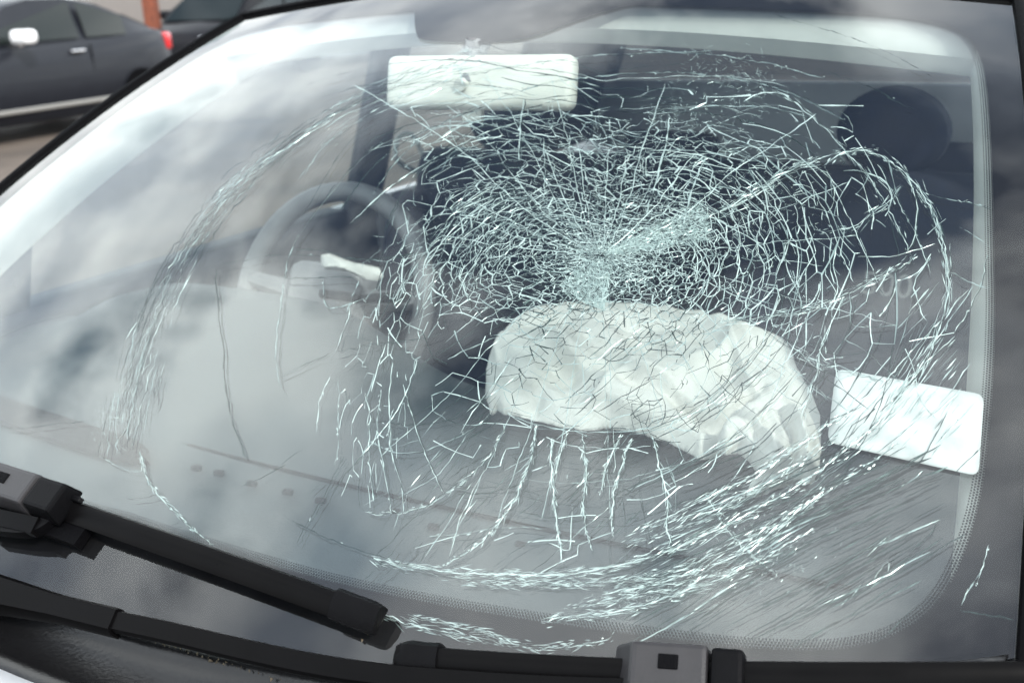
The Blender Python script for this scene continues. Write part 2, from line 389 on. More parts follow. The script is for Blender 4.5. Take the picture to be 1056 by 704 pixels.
# 1. the dense web of rings round the two points of impact
web = Cracks()
def density(s, th):
    a = math.degrees(th) % 360
    if 205 <= a <= 320:   e, f, tail = .58, .76, .02
    elif a > 320 or a < 25: e, f, tail = .50, .80, .14
    elif 165 <= a < 205:  e, f, tail = .42, .52, .0
    elif 25 <= a < 70:    e, f, tail = .30, .48, .06
    elif 70 <= a < 120:   e, f, tail = .12, .30, .03
    else:                 e, f, tail = .26, .36, .0
    if s < e: return 1.
    if s < f: return 1-(1-tail)*(s-e)/(f-e)
    return tail
def voronoi_web(C_, lns0, lns1, dl, dt, sh, keep, wd, pbm, th0=0., th1=2*np.pi, tl=.3, mapf=None):
    """connected cells: Voronoi edges in (log radius, angle), stretched along the rings"""
    nl = int((lns1-lns0)/dl); ntt = int((th1-th0)/dt); dt = (th1-th0)/ntt; pts = []
    for i in range(-2, nl+3):
        for j in range(ntt):
            pts.append((i+.42*rng.normal(), j+.5*(i % 2)+.34*rng.normal()))
    pts = np.array(pts); full = abs(th1-th0-2*np.pi) < 1e-6
    if full:
        e1 = pts[pts[:, 1] < 3]+[0, ntt]; e2 = pts[pts[:, 1] > ntt-3]-[0, ntt]; pts = np.vstack([pts, e1, e2])
    vo, _, tri, _, _, _ = delaunay_2d_cdt([Vector(p) for p in pts], [], [], 0, 1e-5)
    P = np.array([tuple(v) for v in vo]); tr = np.array([tuple(t) for t in tri]); A, B, C = P[tr[:, 0]], P[tr[:, 1]], P[tr[:, 2]]
    D = 2*((A[:, 0])*(B[:, 1]-C[:, 1])+B[:, 0]*(C[:, 1]-A[:, 1])+C[:, 0]*(A[:, 1]-B[:, 1])); D[np.abs(D) < 1e-9] = 1e-9
    a2, b2, c2 = (A**2).sum(1), (B**2).sum(1), (C**2).sum(1)
    O = np.stack([(a2*(B[:, 1]-C[:, 1])+b2*(C[:, 1]-A[:, 1])+c2*(A[:, 1]-B[:, 1]))/D, (a2*(C[:, 0]-B[:, 0])+b2*(A[:, 0]-C[:, 0])+c2*(B[:, 0]-A[:, 0]))/D], 1)
    G = (A+B+C)/3; O = O+(G-O)*.35; O = np.where(np.linalg.norm(O-G, axis=1, keepdims=True) > 1.5, G, O)
    ed = {}
    for k, t in enumerate(tr):
        for q in range(3):
            e = tuple(sorted((t[q], t[(q+1) % 3]))); ed.setdefault(e, []).append(k)
    for e, ks in ed.items():
        if len(ks) != 2: continue
        o1, o2 = O[ks[0]], O[ks[1]]; m_ = (o1+o2)/2
        if full and not (0 <= m_[1] < ntt): continue
        if not (-1 < m_[0] < nl+1): continue
        th = th0+m_[1]*dt; ss = (math.exp(lns0+m_[0]*dl)-sh) if mapf is None else lns0+m_[0]*dl
        if (ss < 0 and mapf is None) or rng.random() > keep(ss, th): continue
        n = 4; tt_ = np.linspace(0, 1, n); q = o1+(o2-o1)*tt_[:, None]
        p = polar(np.exp(lns0+q[:, 0]*dl)-sh, th0+q[:, 1]*dt) if mapf is None else mapf(lns0+q[:, 0]*dl, th0+q[:, 1]*dt); L_ = np.linalg.norm(p[-1]-p[0])
        if L_ < .4: continue
        d = (p[-1]-p[0])/L_; p = p+np.array([-d[1], d[0]])*(4*tt_*(1-tt_))[:, None]*rng.normal(0, .035)*L_; p[1:-1] += rng.normal(0, .12, (n-2, 2))
        rad = abs(d@((p[0]-[CX, CY])/(np.linalg.norm(p[0]-[CX, CY])+1e-6)))
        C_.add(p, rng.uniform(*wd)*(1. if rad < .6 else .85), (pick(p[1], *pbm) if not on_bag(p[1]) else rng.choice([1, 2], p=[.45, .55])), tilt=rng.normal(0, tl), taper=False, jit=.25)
voronoi_web(web, math.log(.20), math.log(1.0), .082, .185, .15, lambda s_, t_: 1. if density(s_, t_) > .3 else .5*density(s_, t_)+.1*(density(s_, t_) > 0), (.85, 1.5), (.80, .16), tl=.22)
voronoi_web(web, math.log(.17), math.log(.85), .041, .105, .15, lambda s_, t_: .95*density(s_, t_), (.45, .9), (.50, .42), tl=.3)
def coarse(s_, t_):
    a = math.degrees(t_) % 360
    if s_ < .10 or (s_ < .28 and not 15 < a < 140): return 0
    if a > 315 or a < 35: return .90 if s_ < .62 else .60 if s_ < .90 else .15 if s_ < 1 else 0
    if 35 <= a < 140 and s_ < .60: return .86
    if 35 <= a < 130: return .16 if s_ < .95 else 0
    if 130 <= a < 165: return .40 if s_ < .52 else 0
    if 165 <= a < 210: return .30 if s_ < .50 else 0
    return .50 if s_ < .90 else 0
voronoi_web(web, math.log(.25), math.log(.80), .052, .15, .15, lambda s_, t_: .35 if 20 < math.degrees(t_) % 360 < 150 and on_bag(polar(s_, t_)) else 0, (.55, 1.1), (.3, .3))
voronoi_web(web, math.log(.25), math.log(1.15), .075, .20, .15, coarse, (.7, 1.4), (.70, .22))
LO = smoothpath([(530, 178), (462, 215), (415, 270), (390, 335), (374, 410), (372, 470), (382, 528)], 4)
LI = smoothpath([(585, 205), (545, 232), (512, 275), (490, 325), (474, 380), (462, 430)], 4)
def leftpt(t, k):
    f = lambda C_: np.stack([np.interp(t, np.linspace(0, 1, len(C_)), C_[:, j]) for j in (0, 1)], -1)
    a_, b_ = f(LO), f(LI); return a_+(b_-a_)*np.asarray(k)[..., None]
voronoi_web(web, -.15, 1.05, .095, .062, 0, lambda k_, t_: 0 if t_ < 0 or t_ > .97 else (.88 if t_ < .5 else .62 if t_ < .7 else .35) if k_ < .5 or t_ < .6 else 0, (.55, 1.15), (.62, .30), th0=0., th1=1., tl=.35, mapf=lambda k_, t_: leftpt(np.clip(t_, 0, 1), k_))
for _ in range(22):                                   # long continuous rings through the upper half
    th = math.radians(rng.uniform(185, 375)); sx = rng.uniform(.12, .72); ln = rng.uniform(50, 190)
    t = np.linspace(-.5, .5, int(ln/6)); p = polar(sx+rng.normal(0, .10)*t+.010*np.sin(t*9+th*7), th+ln/(sx*Rfun(th))*t)
    web.add(p+rng.normal(0, .25, p.shape), rng.uniform(.6, 1.15), rng.choice([0, 1], p=[.65, .35]), tilt=rng.normal(0, .3), jit=.2)
for deg in np.r_[np.arange(150, 380, 9.5), np.arange(25, 150, 11)]:   # long radials from the impact
    th = math.radians(deg+rng.normal(0, 2)); e = rng.uniform(.45, .92) if not 145 < deg < 215 else rng.uniform(.3, .46); b_ = rng.normal(0, .10)
    p = wob([polar(q_, th+b_*q_) for q_ in np.linspace(.04, e, 16)], 1.6, 7)
    web.add(p, rng.uniform(.6, 1.0), 0 if not 25 < deg < 150 else 1, tilt=rng.normal(0, .3), jit=.25)
for _ in range(60):
    th = rng.uniform(0, 2*np.pi); sx = rng.random()*.62
    if rng.random() > density(sx, th)*.9: continue
    c0 = polar(sx, th)
    if on_bag(c0): continue
    ln = rng.uniform(8, 34); dth = ln/max(20, sx*Rfun(th)); t = np.linspace(-.5, .5, 6)
    p = polar(sx+rng.normal(0, .12)*ln/Rfun(th)*t, th+dth*t); web.add(p+rng.normal(0, .35, p.shape), rng.uniform(.5, 1.4), pick(c0, .6, .27))
for _ in range(150):                                   # long arcs and long radial hairlines
    if rng.random() < .62:
        th = math.radians(rng.uniform(10, 105) if rng.random() < .6 else rng.uniform(200, 330)); sx = rng.uniform(.5, 1.0); ln = rng.uniform(60, 240)
        t = np.linspace(-.5, .5, int(ln/8)); p = polar(sx+rng.normal(0, .05)*t, th+ln/(sx*Rfun(th))*t)
    else:
        th = math.radians(rng.uniform(0, 140)); sx = rng.uniform(.35, .8); p = [polar(sx+k*rng.uniform(.1, .3), th+k*rng.normal(0, .03)) for k in (0, .5, 1)]
    web.add(wob(p, 1.3, 8), rng.uniform(.5, 1.0), rng.choice([0, 1, 2], p=[.10, .30, .60]))
# spines: radial lines of broken glass in the upper half, where the rings step
for deg in (205, 218, 231, 243, 254, 263, 272, 281, 290, 299, 309, 318, 328, 338, 350, 4, 14):
    th = math.radians(deg+rng.normal(0, 2)); e = rng.uniform(.45, .9); sp = [polar(s, th+.12*math.sin(3*s+deg)*s) for s in np.linspace(.06, e, 14)]
    sp = wob(sp, 2.5, 6)
    if rng.random() < .3: web.add(sp[:len(sp)//2], .9, 1, jit=.8)
    for k in range(int(len(sp)*2.2)):
        c = sp[rng.integers(len(sp))]+rng.normal(0, 1.8, 2); a = th+rng.normal(0, .9); l = rng.uniform(2, 7)
        web.add([c, c+l*np.array([math.cos(a), math.sin(a)])], rng.uniform(.8, 2.0), pick(c, .7, .25), tilt=rng.normal(0, .5))
w1 = web.build('crack_web', windscreen, 'dense web of ring cracks round the impact', True)

# 2. cells of glass between the rings: a jittered polar net whose edges stay or drop out
net = Cracks()
def bowed(a, b, k):
    t = np.linspace(0, 1, max(4, int(np.linalg.norm(b-a)/4)))[:, None]; d = b-a; q = np.array([-d[1], d[0]]); o_ = (a+b)/2-[CX, CY]; q = q if q@o_ > 0 else -q
    return a+d*t+q*(4*t*(1-t))*rng.normal(k, .07)+rng.normal(0, .3, (len(t), 2))
def cellnet(s0, s1, a0, a1, ns, na, keep_t, keep_r, jit, w0):
    ss = np.linspace(s0, s1, ns); aa = np.radians(np.linspace(a0, a1, na)); G = {}
    for i, s in enumerate(ss):
        for j, a in enumerate(aa):
            G[i, j] = polar(s+rng.normal(0, jit)*(s1-s0)/ns, a+(.5*(i % 2)+rng.normal(0, jit))*math.radians(a1-a0)/na)
    for i in range(ns):
        for j in range(na):
            if j+1 < na and rng.random() < keep_t:
                net.add(bowed(G[i, j], G[i, j+1], .16), rng.uniform(*w0), pick(G[i, j]), taper=False)
            if i+1 < ns and rng.random() < keep_r:
                j2 = min(na-1, max(0, j+(0 if i % 2 == 0 else 1)-(rng.random() < .5)))
                net.add(bowed(G[i, j], G[i+1, j2], .10), rng.uniform(*w0), pick(G[i, j]), taper=False)
cellnet(.30, .60, 30, 75, 6, 10, .5, .35, .26, (.6, 1.3))
cellnet(.40, .92, -48, 10, 8, 10, .45, .25, .32, (.7, 1.4))
net.build('crack_cells', windscreen, 'net of cracks between the rings', True)

# 3. crushed powder: two fans at the impact, patches above
pw = Cracks()
def patch(cx, cy, sx, sy, rotd, n, l=(1.5, 5), wd=(.7, 1.8)):
    r = math.radians(rotd)
    for _ in range(n):
        a, b = rng.normal(0, .42, 2); x = a*sx; y = b*sy
        c = np.array([cx+x*math.cos(r)-y*math.sin(r), cy+x*math.sin(r)+y*math.cos(r)])
        an = rng.uniform(0, math.pi) if rng.random() < .5 else r+rng.normal(0, .4); ln = rng.uniform(*l)
        pw.add([c, c+ln*np.array([math.cos(an), math.sin(an)])], rng.uniform(*wd), 3 if rng.random() < .7 else 0, tilt=rng.normal(0, .5))
def fan(cx, cy, a0, a1, r1, n):
    for _ in range(n):
        a = math.radians(rng.uniform(a0, a1)); r = r1*rng.random()**.75
        c = np.array([cx+r*math.cos(a), cy+r*math.sin(a)]); an = a+rng.normal(0, .5); ln = rng.uniform(2, 6)
        pw.add([c, c+ln*np.array([math.cos(an), math.sin(an)])], rng.uniform(1.0, 2.6), 3 if rng.random() < .75 else 0, tilt=rng.normal(0, .5))
fan(622, 262, -30, -8, 112, 2200); fan(622, 320, 205, 282, 50, 1500); patch(622, 268, 60, 14, 0, 160)
patch(497, 240, 60, 70, 70, 420); patch(690, 205, 80, 60, 40, 380); patch(752, 85, 75, 40, 15, 330, l=(2, 7)); patch(700, 118, 60, 18, 8, 160)
patch(600, 205, 170, 60, 0, 480); patch(780, 205, 90, 60, -20, 260); patch(790, 560, 55, 60, -35, 240); patch(112, 430, 20, 50, 15, 60); patch(680, 605, 90, 22, -10, 200)
pw.build('crushed_glass_powder', windscreen, 'pale green powder of crushed glass', True)

# 4. single cracks one can follow, each a piece of its own
def crack(pts, w=1.2, m=0, amp=1.6, feather=0, name='crack', fl=(3, 9), fw=(.55, 1.4), second=True, fa=(.08, .5), spread=.8):
    c = Cracks(); p = wob(smoothpath(pts, 5), amp, 5)
    c.add(p, w, m, tilt=rng.normal(0, .3), jit=.6)
    if second and len(p) > 4: c.add(p+rng.normal(0, .5, p.shape)+[1.2, .8], w*.6, 2, tilt=rng.normal(0, .6))
    T = np.gradient(p, axis=0); T /= np.linalg.norm(T, axis=1, keepdims=True)
    for i in range(int(len(p)*feather)):
        k = rng.integers(len(p)); sgn = rng.choice([-1, 1]); a = math.atan2(T[k][1], T[k][0])+sgn*rng.uniform(*fa)
        l = rng.uniform(*fl); e = .3+.7*math.sin(math.pi*min(1, .15+k/len(p)*.9))
        c0 = p[k]+rng.normal(0, spread, 2); d = np.array([math.cos(a), math.sin(a)])
        c.add([c0-d*l*e*.25, c0+d*l*e*.3, c0+d*l*e], rng.uniform(*fw), rng.choice([0, 1, 2], p=[.58, .30, .12]), tilt=rng.normal(0, .45))
    return c.build(name, windscreen)
FEATHER = [
    [(553, 436), (547, 466), (538, 498), (522, 528), (495, 558), (458, 582)], [(569, 452), (570, 480), (571, 512), (575, 548), (579, 576)],
    [(600, 447), (603, 470), (606, 490), (601, 520), (604, 548), (609, 562)], [(585, 446), (577, 468), (571, 490)], [(640, 448), (629, 468), (622, 490), (619, 506)],
    [(652, 452), (640, 482), (633, 512), (631, 548)], [(672, 450), (680, 480), (689, 508), (686, 535), (690, 562)], [(728, 510), (744, 534), (764, 562), (800, 592)],
    [(520, 438), (504, 470), (480, 496), (452, 514), (425, 526), (392, 530), (376, 526)], [(143, 466), (149, 490), (164, 514), (188, 538), (216, 559)]]
for i, f in enumerate(FEATHER): crack(f, 1.3, 0, 1.5, [5, 5, 4.5, 3, 3.5, 3.5, 3.5, 3, 2.2, 3.6][i], 'radial_crack', spread=1.0)
RINGS = [
    ([(385, 575), (420, 583), (460, 590), (520, 593), (580, 594), (640, 585), (700, 566), (760, 537), (820, 504), (868, 468), (902, 438)], 1.5, 3.0),
    ([(902, 438), (940, 390), (965, 350), (979, 308), (981, 270), (968, 225), (950, 192), (920, 166), (890, 153), (865, 158), (850, 170)], 1.4, 2.2),
    ([(480, 600), (560, 603), (640, 600), (720, 581), (790, 548), (850, 510), (925, 455)], 1.5, 2.6),
    ([(560, 640), (610, 634), (650, 625), (720, 604), (790, 572), (840, 545)], 1.4, 2.4),
    ([(620, 612), (690, 598), (750, 575), (810, 540), (850, 505)], 1.3, 2.6), ([(590, 625), (650, 612), (700, 603), (745, 588)], 1.3, 2.2),
    ([(660, 545), (720, 520), (770, 495), (810, 470), (850, 440), (890, 415)], 1.2, 1.8), ([(640, 562), (700, 545), (760, 515), (820, 480), (862, 450)], 1.2, 2.0),
    ([(700, 540), (760, 512), (800, 492), (836, 468)], 1.2, 2.4), ([(720, 225), (760, 208), (800, 184), (838, 166), (866, 157), (900, 152)], 1.6, 2.6),
    ([(744, 330), (790, 328), (830, 321), (862, 308), (888, 296), (920, 282), (944, 262)], 1.3, 2.0), ([(800, 92), (846, 128), (884, 166), (915, 210), (940, 262)], 1.1, .8),
    ([(930, 190), (905, 215), (880, 232), (850, 238)], 1.2, 1.2), ([(850, 340), (845, 372), (838, 400), (826, 430)], 1.0, 1.4), ([(815, 355), (845, 375), (880, 385), (905, 390)], 1.0, 1.2),
    ([(395, 632), (425, 642), (455, 650), (490, 656), (522, 662)], 1.3, 2.2), ([(420, 632), (452, 640), (500, 652), (545, 667), (590, 664), (630, 655)], 1.2, 2.0)]
for p, wd, f in RINGS: crack(p, wd*.75, 0, 1.8, f*1.8, 'ring_crack', fl=(4, 16), fa=(0, .3), spread=2.8, fw=(.4, 1.15))
THIN = [  # fine single lines: (points, width, material)
    ([(222, 276), (221, 300), (226, 335), (229, 350), (231, 390), (238, 430), (252, 470)], 1.5, 2), ([(308, 238), (296, 270), (286, 330), (283, 362), (285, 386), (290, 402)], 1.1, 1),
    ([(286, 387), (312, 375), (340, 362)], 1.2, 2), ([(222, 274), (255, 266), (288, 262), (330, 263)], .8, 2), ([(290, 284), (318, 286), (352, 284), (370, 288)], 1.2, 2), ([(370, 288), (364, 302), (357, 322)], 1.2, 1),
    ([(333, 284), (332, 305), (335, 320), (352, 316), (378, 306)], 1.1, 1), ([(302, 256), (345, 257), (358, 266), (400, 264), (428, 260)], 1.0, 2), ([(360, 316), (352, 345), (346, 360)], 1.3, 0),
    ([(340, 385), (328, 410), (325, 445)], .9, 0), ([(348, 390), (348, 440), (345, 480)], .7, 1), ([(0, 440), (40, 440), (90, 433)], .9, 2), ([(355, 470), (335, 510), (305, 560)], 1.0, 2),
    ([(300, 535), (340, 555), (400, 575)], 1.0, 2), ([(105, 470), (135, 486), (150, 484)], .9, 1), ([(130, 513), (150, 511), (166, 506)], .9, 2), ([(168, 544), (186, 536)], .9, 2),
    ([(375, 405), (380, 430), (378, 470), (384, 515)], 1.2, 0), ([(392, 400), (388, 440), (396, 480), (403, 528)], 1.1, 0), ([(405, 420), (398, 450), (412, 500), (415, 527)], 1.0, 0),
    ([(378, 452), (400, 466), (430, 468), (460, 456), (490, 440), (505, 424)], 1.2, 1), ([(415, 395), (424, 425), (440, 470), (457, 508)], 1.2, 0), ([(383, 432), (430, 440), (470, 430), (500, 410)], 1.0, 2),
    ([(430, 370), (418, 405), (400, 440), (372, 470)], 1.1, 0), ([(345, 362), (375, 355), (420, 350), (455, 342)], 1.0, 2),
    ([(380, 205), (410, 160), (450, 125), (520, 96), (590, 78), (680, 72), (760, 79), (820, 96), (872, 122)], 1.1, 1), ([(395, 240), (415, 190), (470, 140), (540, 112), (585, 100)], 1.1, 2),
    ([(330, 150), (400, 105), (470, 78), (560, 62), (650, 55), (735, 52)], 1.0, 1), ([(350, 215), (372, 180), (420, 140), (470, 118), (500, 108)], .9, 2), ([(305, 245), (335, 200), (372, 160), (420, 128)], .9, 2),
    ([(360, 230), (400, 190), (450, 160), (520, 128), (600, 118), (650, 124)], 1.1, 0), ([(600, 96), (612, 112), (608, 140), (590, 165)], .8, 2), ([(465, 118), (463, 140), (478, 158)], .8, 1),
    ([(800, 14), (870, 32), (930, 58), (962, 78)], .9, 2), ([(842, 68), (890, 84), (930, 105), (945, 112)], .9, 2), ([(640, 48), (700, 50), (770, 58), (850, 78)], .8, 1),
    ([(940, 196), (975, 202), (1024, 213)], 1.2, 1), ([(990, 232), (1004, 240), (1020, 252)], .8, 1), ([(1018, 262), (1012, 290), (1000, 318), (985, 340)], 1.1, 0), ([(980, 280), (1005, 290), (1018, 296)], .9, 1),
    ([(876, 300), (878, 318), (874, 334), (900, 336), (928, 333)], 1.2, 1), ([(970, 330), (940, 360), (905, 400)], 1.0, 0), ([(985, 345), (950, 380), (920, 412)], 1.0, 0), ([(1000, 420), (985, 432), (972, 448)], .9, 0),
    ([(945, 400), (955, 420), (966, 430)], .9, 0), ([(895, 572), (905, 562), (915, 552)], 1.2, 0), ([(868, 622), (880, 612), (888, 600)], 1.5, 0), ([(902, 596), (912, 580), (918, 575), (916, 588)], 1.6, 0), ([(936, 568), (952, 556), (968, 536)], 1.0, 2),
    ([(930, 500), (945, 490), (952, 484)], 1.0, 1), ([(992, 622), (1005, 600), (1012, 588)], .9, 1), ([(990, 628), (1020, 632), (1046, 638)], 1.1, 2), ([(1008, 602), (1014, 580), (1020, 560)], .8, 0),
    ([(900, 664), (925, 642), (950, 618)], .8, 2), ([(540, 100), (537, 130), (535, 165)], 1.4, 0), ([(560, 140), (562, 170), (560, 205)], 1.0, 0), ([(690, 120), (686, 150), (678, 185), (668, 215)], 1.8, 0), ([(728, 160), (716, 190), (708, 215)], 1.8, 0),
    ([(935, 180), (946, 210), (944, 235), (938, 255)], 1.5, 0), ([(960, 265), (940, 290), (948, 320), (956, 330)], 1.0, 0), ([(905, 168), (930, 215), (950, 250), (960, 280)], 1.0, 0), ([(850, 170), (880, 230), (905, 290)], 1.0, 0),
    ([(830, 175), (860, 240), (880, 290)], .9, 0), ([(450, 545), (470, 520), (485, 500)], .9, 2), ([(475, 540), (510, 505), (530, 480)], .9, 2), ([(508, 585), (540, 560), (580, 545)], .9, 2), ([(388, 600), (420, 570), (432, 552)], 1.0, 2), ([(432, 580), (446, 560)], .9, 2),
    ([(360, 612), (392, 580), (410, 562)], .9, 2), ([(470, 508), (500, 506), (535, 498)], 1.0, 2), ([(440, 553), (480, 548), (520, 540), (560, 545)], 1.0, 1)]
for p, wd, m in THIN: crack(p, wd, m, 1.2, .35 if m != 2 else .05, 'crack', fl=(2, 5), fw=(.7, 1.3), second=wd > .95)

# 5. the fine hatching low on the right, the left-hand band, and the radial hairlines over the bag
h = Cracks()
for i in range(105):
    c = np.array([rng.uniform(690, 930), rng.uniform(468, 640)])
    if c[1] < 470+.2*(c[0]-855) and c[0] > 850: continue
    if c[1] > 655-.1*(c[0]-700): continue
    l = rng.uniform(40, 170); a = math.radians(-27+rng.normal(0, 3)-.03*(c[1]-560)); d = np.array([math.cos(a), math.sin(a)])
    h.add(wob([c-d*l/2, c+[0, l*.012], c+d*l/2], 1.0, 9), rng.uniform(1.0, 1.8), 2 if rng.random() < .88 else 1)
for i in range(46):
    c = np.array([rng.uniform(930, 1000), rng.uniform(300, 420)]); l = rng.uniform(10, 45); a = math.radians(-52+rng.normal(0, 7)); d = np.array([math.cos(a), math.sin(a)])
    h.add(wob([c-d*l/2, c+d*l/2], .8, 6), rng.uniform(.7, 1.5), 0 if rng.random() < .6 else 1)
for i in range(16):
    c = np.array([rng.uniform(862, 1000), rng.uniform(392, 478)]); l = rng.uniform(15, 70); a = math.radians(-48+rng.normal(0, 6)); d = np.array([math.cos(a), math.sin(a)])
    h.add(wob([c-d*l/2, c+d*l/2], .8, 6), rng.uniform(.5, 1.0), 1 if rng.random() < .7 else 2)
h.build('hatched_cracks', windscreen, 'fine parallel slanting cracks', True)
band = Cracks()
O_ = smoothpath([(92, 486), (100, 425), (128, 342), (164, 262), (212, 198), (268, 152), (338, 106), (420, 68), (480, 50)], 4)
I_ = smoothpath([(150, 458), (158, 375), (186, 292), (226, 222), (282, 170), (352, 118), (430, 84), (500, 66)], 4)
tO = np.linspace(0, 1, len(O_)); tI = np.linspace(0, 1, len(I_))
def bandpt(t, k):
    a = np.stack([np.interp(t, tO, O_[:, j]) for j in (0, 1)], -1); b = np.stack([np.interp(t, tI, I_[:, j]) for j in (0, 1)], -1)
    return a+(b-a)*np.asarray(k)[..., None]
for i in range(190):
    t0 = rng.uniform(0, 1)**1.25; ln = rng.uniform(.02, .16); k0 = np.clip(rng.normal(.55, .26), -.05, 1.1)
    t = np.clip(np.linspace(t0, t0+ln, max(3, int(ln*110))), 0, 1); p = bandpt(t, k0+np.linspace(0, rng.normal(0, .10), len(t)))
    band.add(p+rng.normal(0, .8, p.shape), rng.uniform(.35, .95), rng.choice([0, 1, 2], p=[.22, .38, .40]))
for i in range(330):
    t0 = rng.uniform(0, .62); p0 = bandpt(np.array([t0, t0+.02]), np.full(2, np.clip(rng.normal(.6, .2), 0, 1))); d = p0[1]-p0[0]; d /= np.linalg.norm(d)+1e-9
    l = rng.uniform(2, 8); c = p0[0]+rng.normal(0, 2, 2); an = math.atan2(d[1], d[0])+rng.normal(0, .5)
    band.add([c, c+l*np.array([math.cos(an), math.sin(an)])], rng.uniform(.5, 1.2), rng.choice([0, 1, 2], p=[.4, .4, .2]), tilt=rng.normal(0, .5))
band.build('crack_band', windscreen, 'curved band of fine cracks', True)
hair = Cracks()
for i in range(120):
    th = math.radians(rng.uniform(70, 150)); s = rng.uniform(.15, .95); l = rng.uniform(18, 75)
    c = polar(s, th); a = math.radians(-42+rng.normal(0, 7)-(90-math.degrees(th))*.12); d = np.array([math.cos(a), math.sin(a)])
    if c[1] > 590 or c[0] > 660: continue
    hair.add(wob([c-d*l/2, c+d*l/2], 1.4, 7), rng.uniform(.7, 1.3), 2 if rng.random() < .8 else 1)
for i in range(26):                                     # curved strokes sweeping down the left of the core
    k0 = rng.uniform(-.12, 1.0); t0 = rng.random()**1.3*.86; ln = rng.uniform(.08, .3)
    if k0 > .4 and t0 > .62: continue
    if t0 > .55 and rng.random() < .5: continue
    t = np.clip(np.linspace(t0, t0+ln, max(4, int(ln*60))), 0, 1); p = leftpt(t, k0+np.linspace(0, rng.normal(0, .06), len(t)))
    hair.add(p+rng.normal(0, .5, p.shape), rng.uniform(.45, 1.25), rng.choice([0, 1, 2], p=[.42, .38, .20]))
for i in range(10):
    k0 = rng.uniform(0, 1); t0 = rng.random()*.6; c = leftpt(np.array(t0), np.array(k0)); an = rng.uniform(-.6, .9); l = rng.uniform(4, 14)
    hair.add([c, c+l*np.array([math.cos(an), math.sin(an)])], rng.uniform(.5, 1.2), rng.choice([0, 1, 2], p=[.45, .35, .2]))
hair.build('hairline_cracks', windscreen, 'hairline cracks', True)

# ------------------------------------------------------------------ mouldings, pillars, roof, cowl, bonnet
def edge_strip(name, uvf, n, prof, m, parent):
    """sweep a profile (out, up) along a rim line of the glass"""
    rings = []
    for t in np.linspace(0, 1, n):
        p, o_, up = uvf(t); rings.append([p+o_*a+up*b for a, b in prof])
    return loft(name, rings, m, parent)
def side_rim(sg):
    def f(t):
        v = np.array(-.015+1.03*t); p = S(sg, v); n_ = SN(sg, v); T = S(sg, v+.01)-p; T /= np.linalg.norm(T); o_ = np.cross(T, n_)*sg; return p, o_/np.linalg.norm(o_), n_
    return f
def top_rim(t):
    u = np.array(-1+2*t); v = vtop(u); p = S(u, v); n_ = SN(u, v); T = S(u+.01, vtop(u+.01))-p; T /= np.linalg.norm(T); o_ = np.cross(n_, T); return p, o_, n_
mprof = [(.000, .0015), (.001, .005), (.005, .007), (.011, .006), (.013, -.004), (.001, -.006)]
for sg in (-1, 1): edge_strip('windscreen_moulding', side_rim(sg), 40, mprof, M['rubber'], car)
edge_strip('windscreen_moulding', top_rim, 50, mprof, M['rubber'], car)
for sg in (-1, 1):
    edge_strip('front_pillar', side_rim(sg), 30, [(.013, -.003), (.022, .002), (.040, -.012), (.052, -.045), (.050, -.075), (.02, -.075), (.0, -.03)], M['white'], car)
    # pale trim on the inside of the pillar
    edge_strip('pillar_trim', side_rim(sg), 30, [(.012, -.010), (-.028, -.011), (-.035, -.020), (-.037, -.050), (-.03, -.075), (.018, -.078)], M['trim'], car)
edge_strip('header_trim', top_rim, 40, [(.012, -.012), (-.055, -.014), (-.085, -.03), (-.085, -.05), (.0, -.06)], M['trim'], car)
# roof
uu = np.linspace(-1, 1, 41); tt = np.linspace(0, 1, 24); RU, RT = np.meshgrid(uu, tt, indexing='ij')
e0 = S(RU, vtop(RU)); Xr = e0[..., 0]*(1+.06*np.sin(RT*2.4))*1.02; Yr = e0[..., 1]+.012+RT*(1.55-.0*RU**2); Zr = e0[..., 2]-.003+.07*np.sin(RT*2.3)-.10*RT**2-.035*np.abs(RU)**4*np.minimum(1, RT*8)
ro = np.stack([Xr, Yr, Zr], -1); grid('roof', ro, M['white'], car, .004)
grid('roof_lining', ro*[.97, 1, 1]+[0, .01, -.04], M['lining'], car)
rail = lambda sg: ro[-1 if sg > 0 else 0]
for sg in (-1, 1):
    r_ = rail(sg); tube('roof_rail', r_+[0, 0, -.012], .02, M['white'], car, 10)
# cowl between glass and bonnet
hood_edge = lambda x: np.stack([x, -.066+.20*x*x, np.full_like(x, Z0-.010)+.055*(x/.66)**2], -1)
cu = np.linspace(-1, 1, 81); A = S(cu, np.full(81, .012)) + SN(cu, np.full(81, .012))*-.007; xh = cu*.66
B = hood_edge(xh)+[0, .012, -.012]
ks = np.array([0, .06, .10, .16, .4, .7, .94, 1.0]); dz = np.array([0, .001, .004, -.004, -.014, -.012, -.006, -.03])
Pc = A[None]+(B-A)[None]*ks[:, None, None]; Pc[..., 2] += dz[:, None]
cowl = grid('cowl_panel', Pc, M['cowl'], car, .003)
# bonnet
wv = np.linspace(0, 1, 24); HU, HW = np.meshgrid(np.linspace(-1, 1, 41), wv, indexing='ij')
hx = HU*(.66-.06*HW**2); he = hood_edge(HU*.66)
bon = np.stack([hx, he[..., 1]-HW*(.80-.14*HU**2), he[..., 2]+.03*np.sin(HW*2.2)-.16*HW**2.2-.03*HU**2*HW], -1)
bonnet = grid('bonnet', bon, M['white'], car, .006)
lipb = hood_edge(np.linspace(-.66, .66, 41)); tube('bonnet_edge', lipb+[0, .0, -.004], .0035, M['debris'], bonnet, 6)
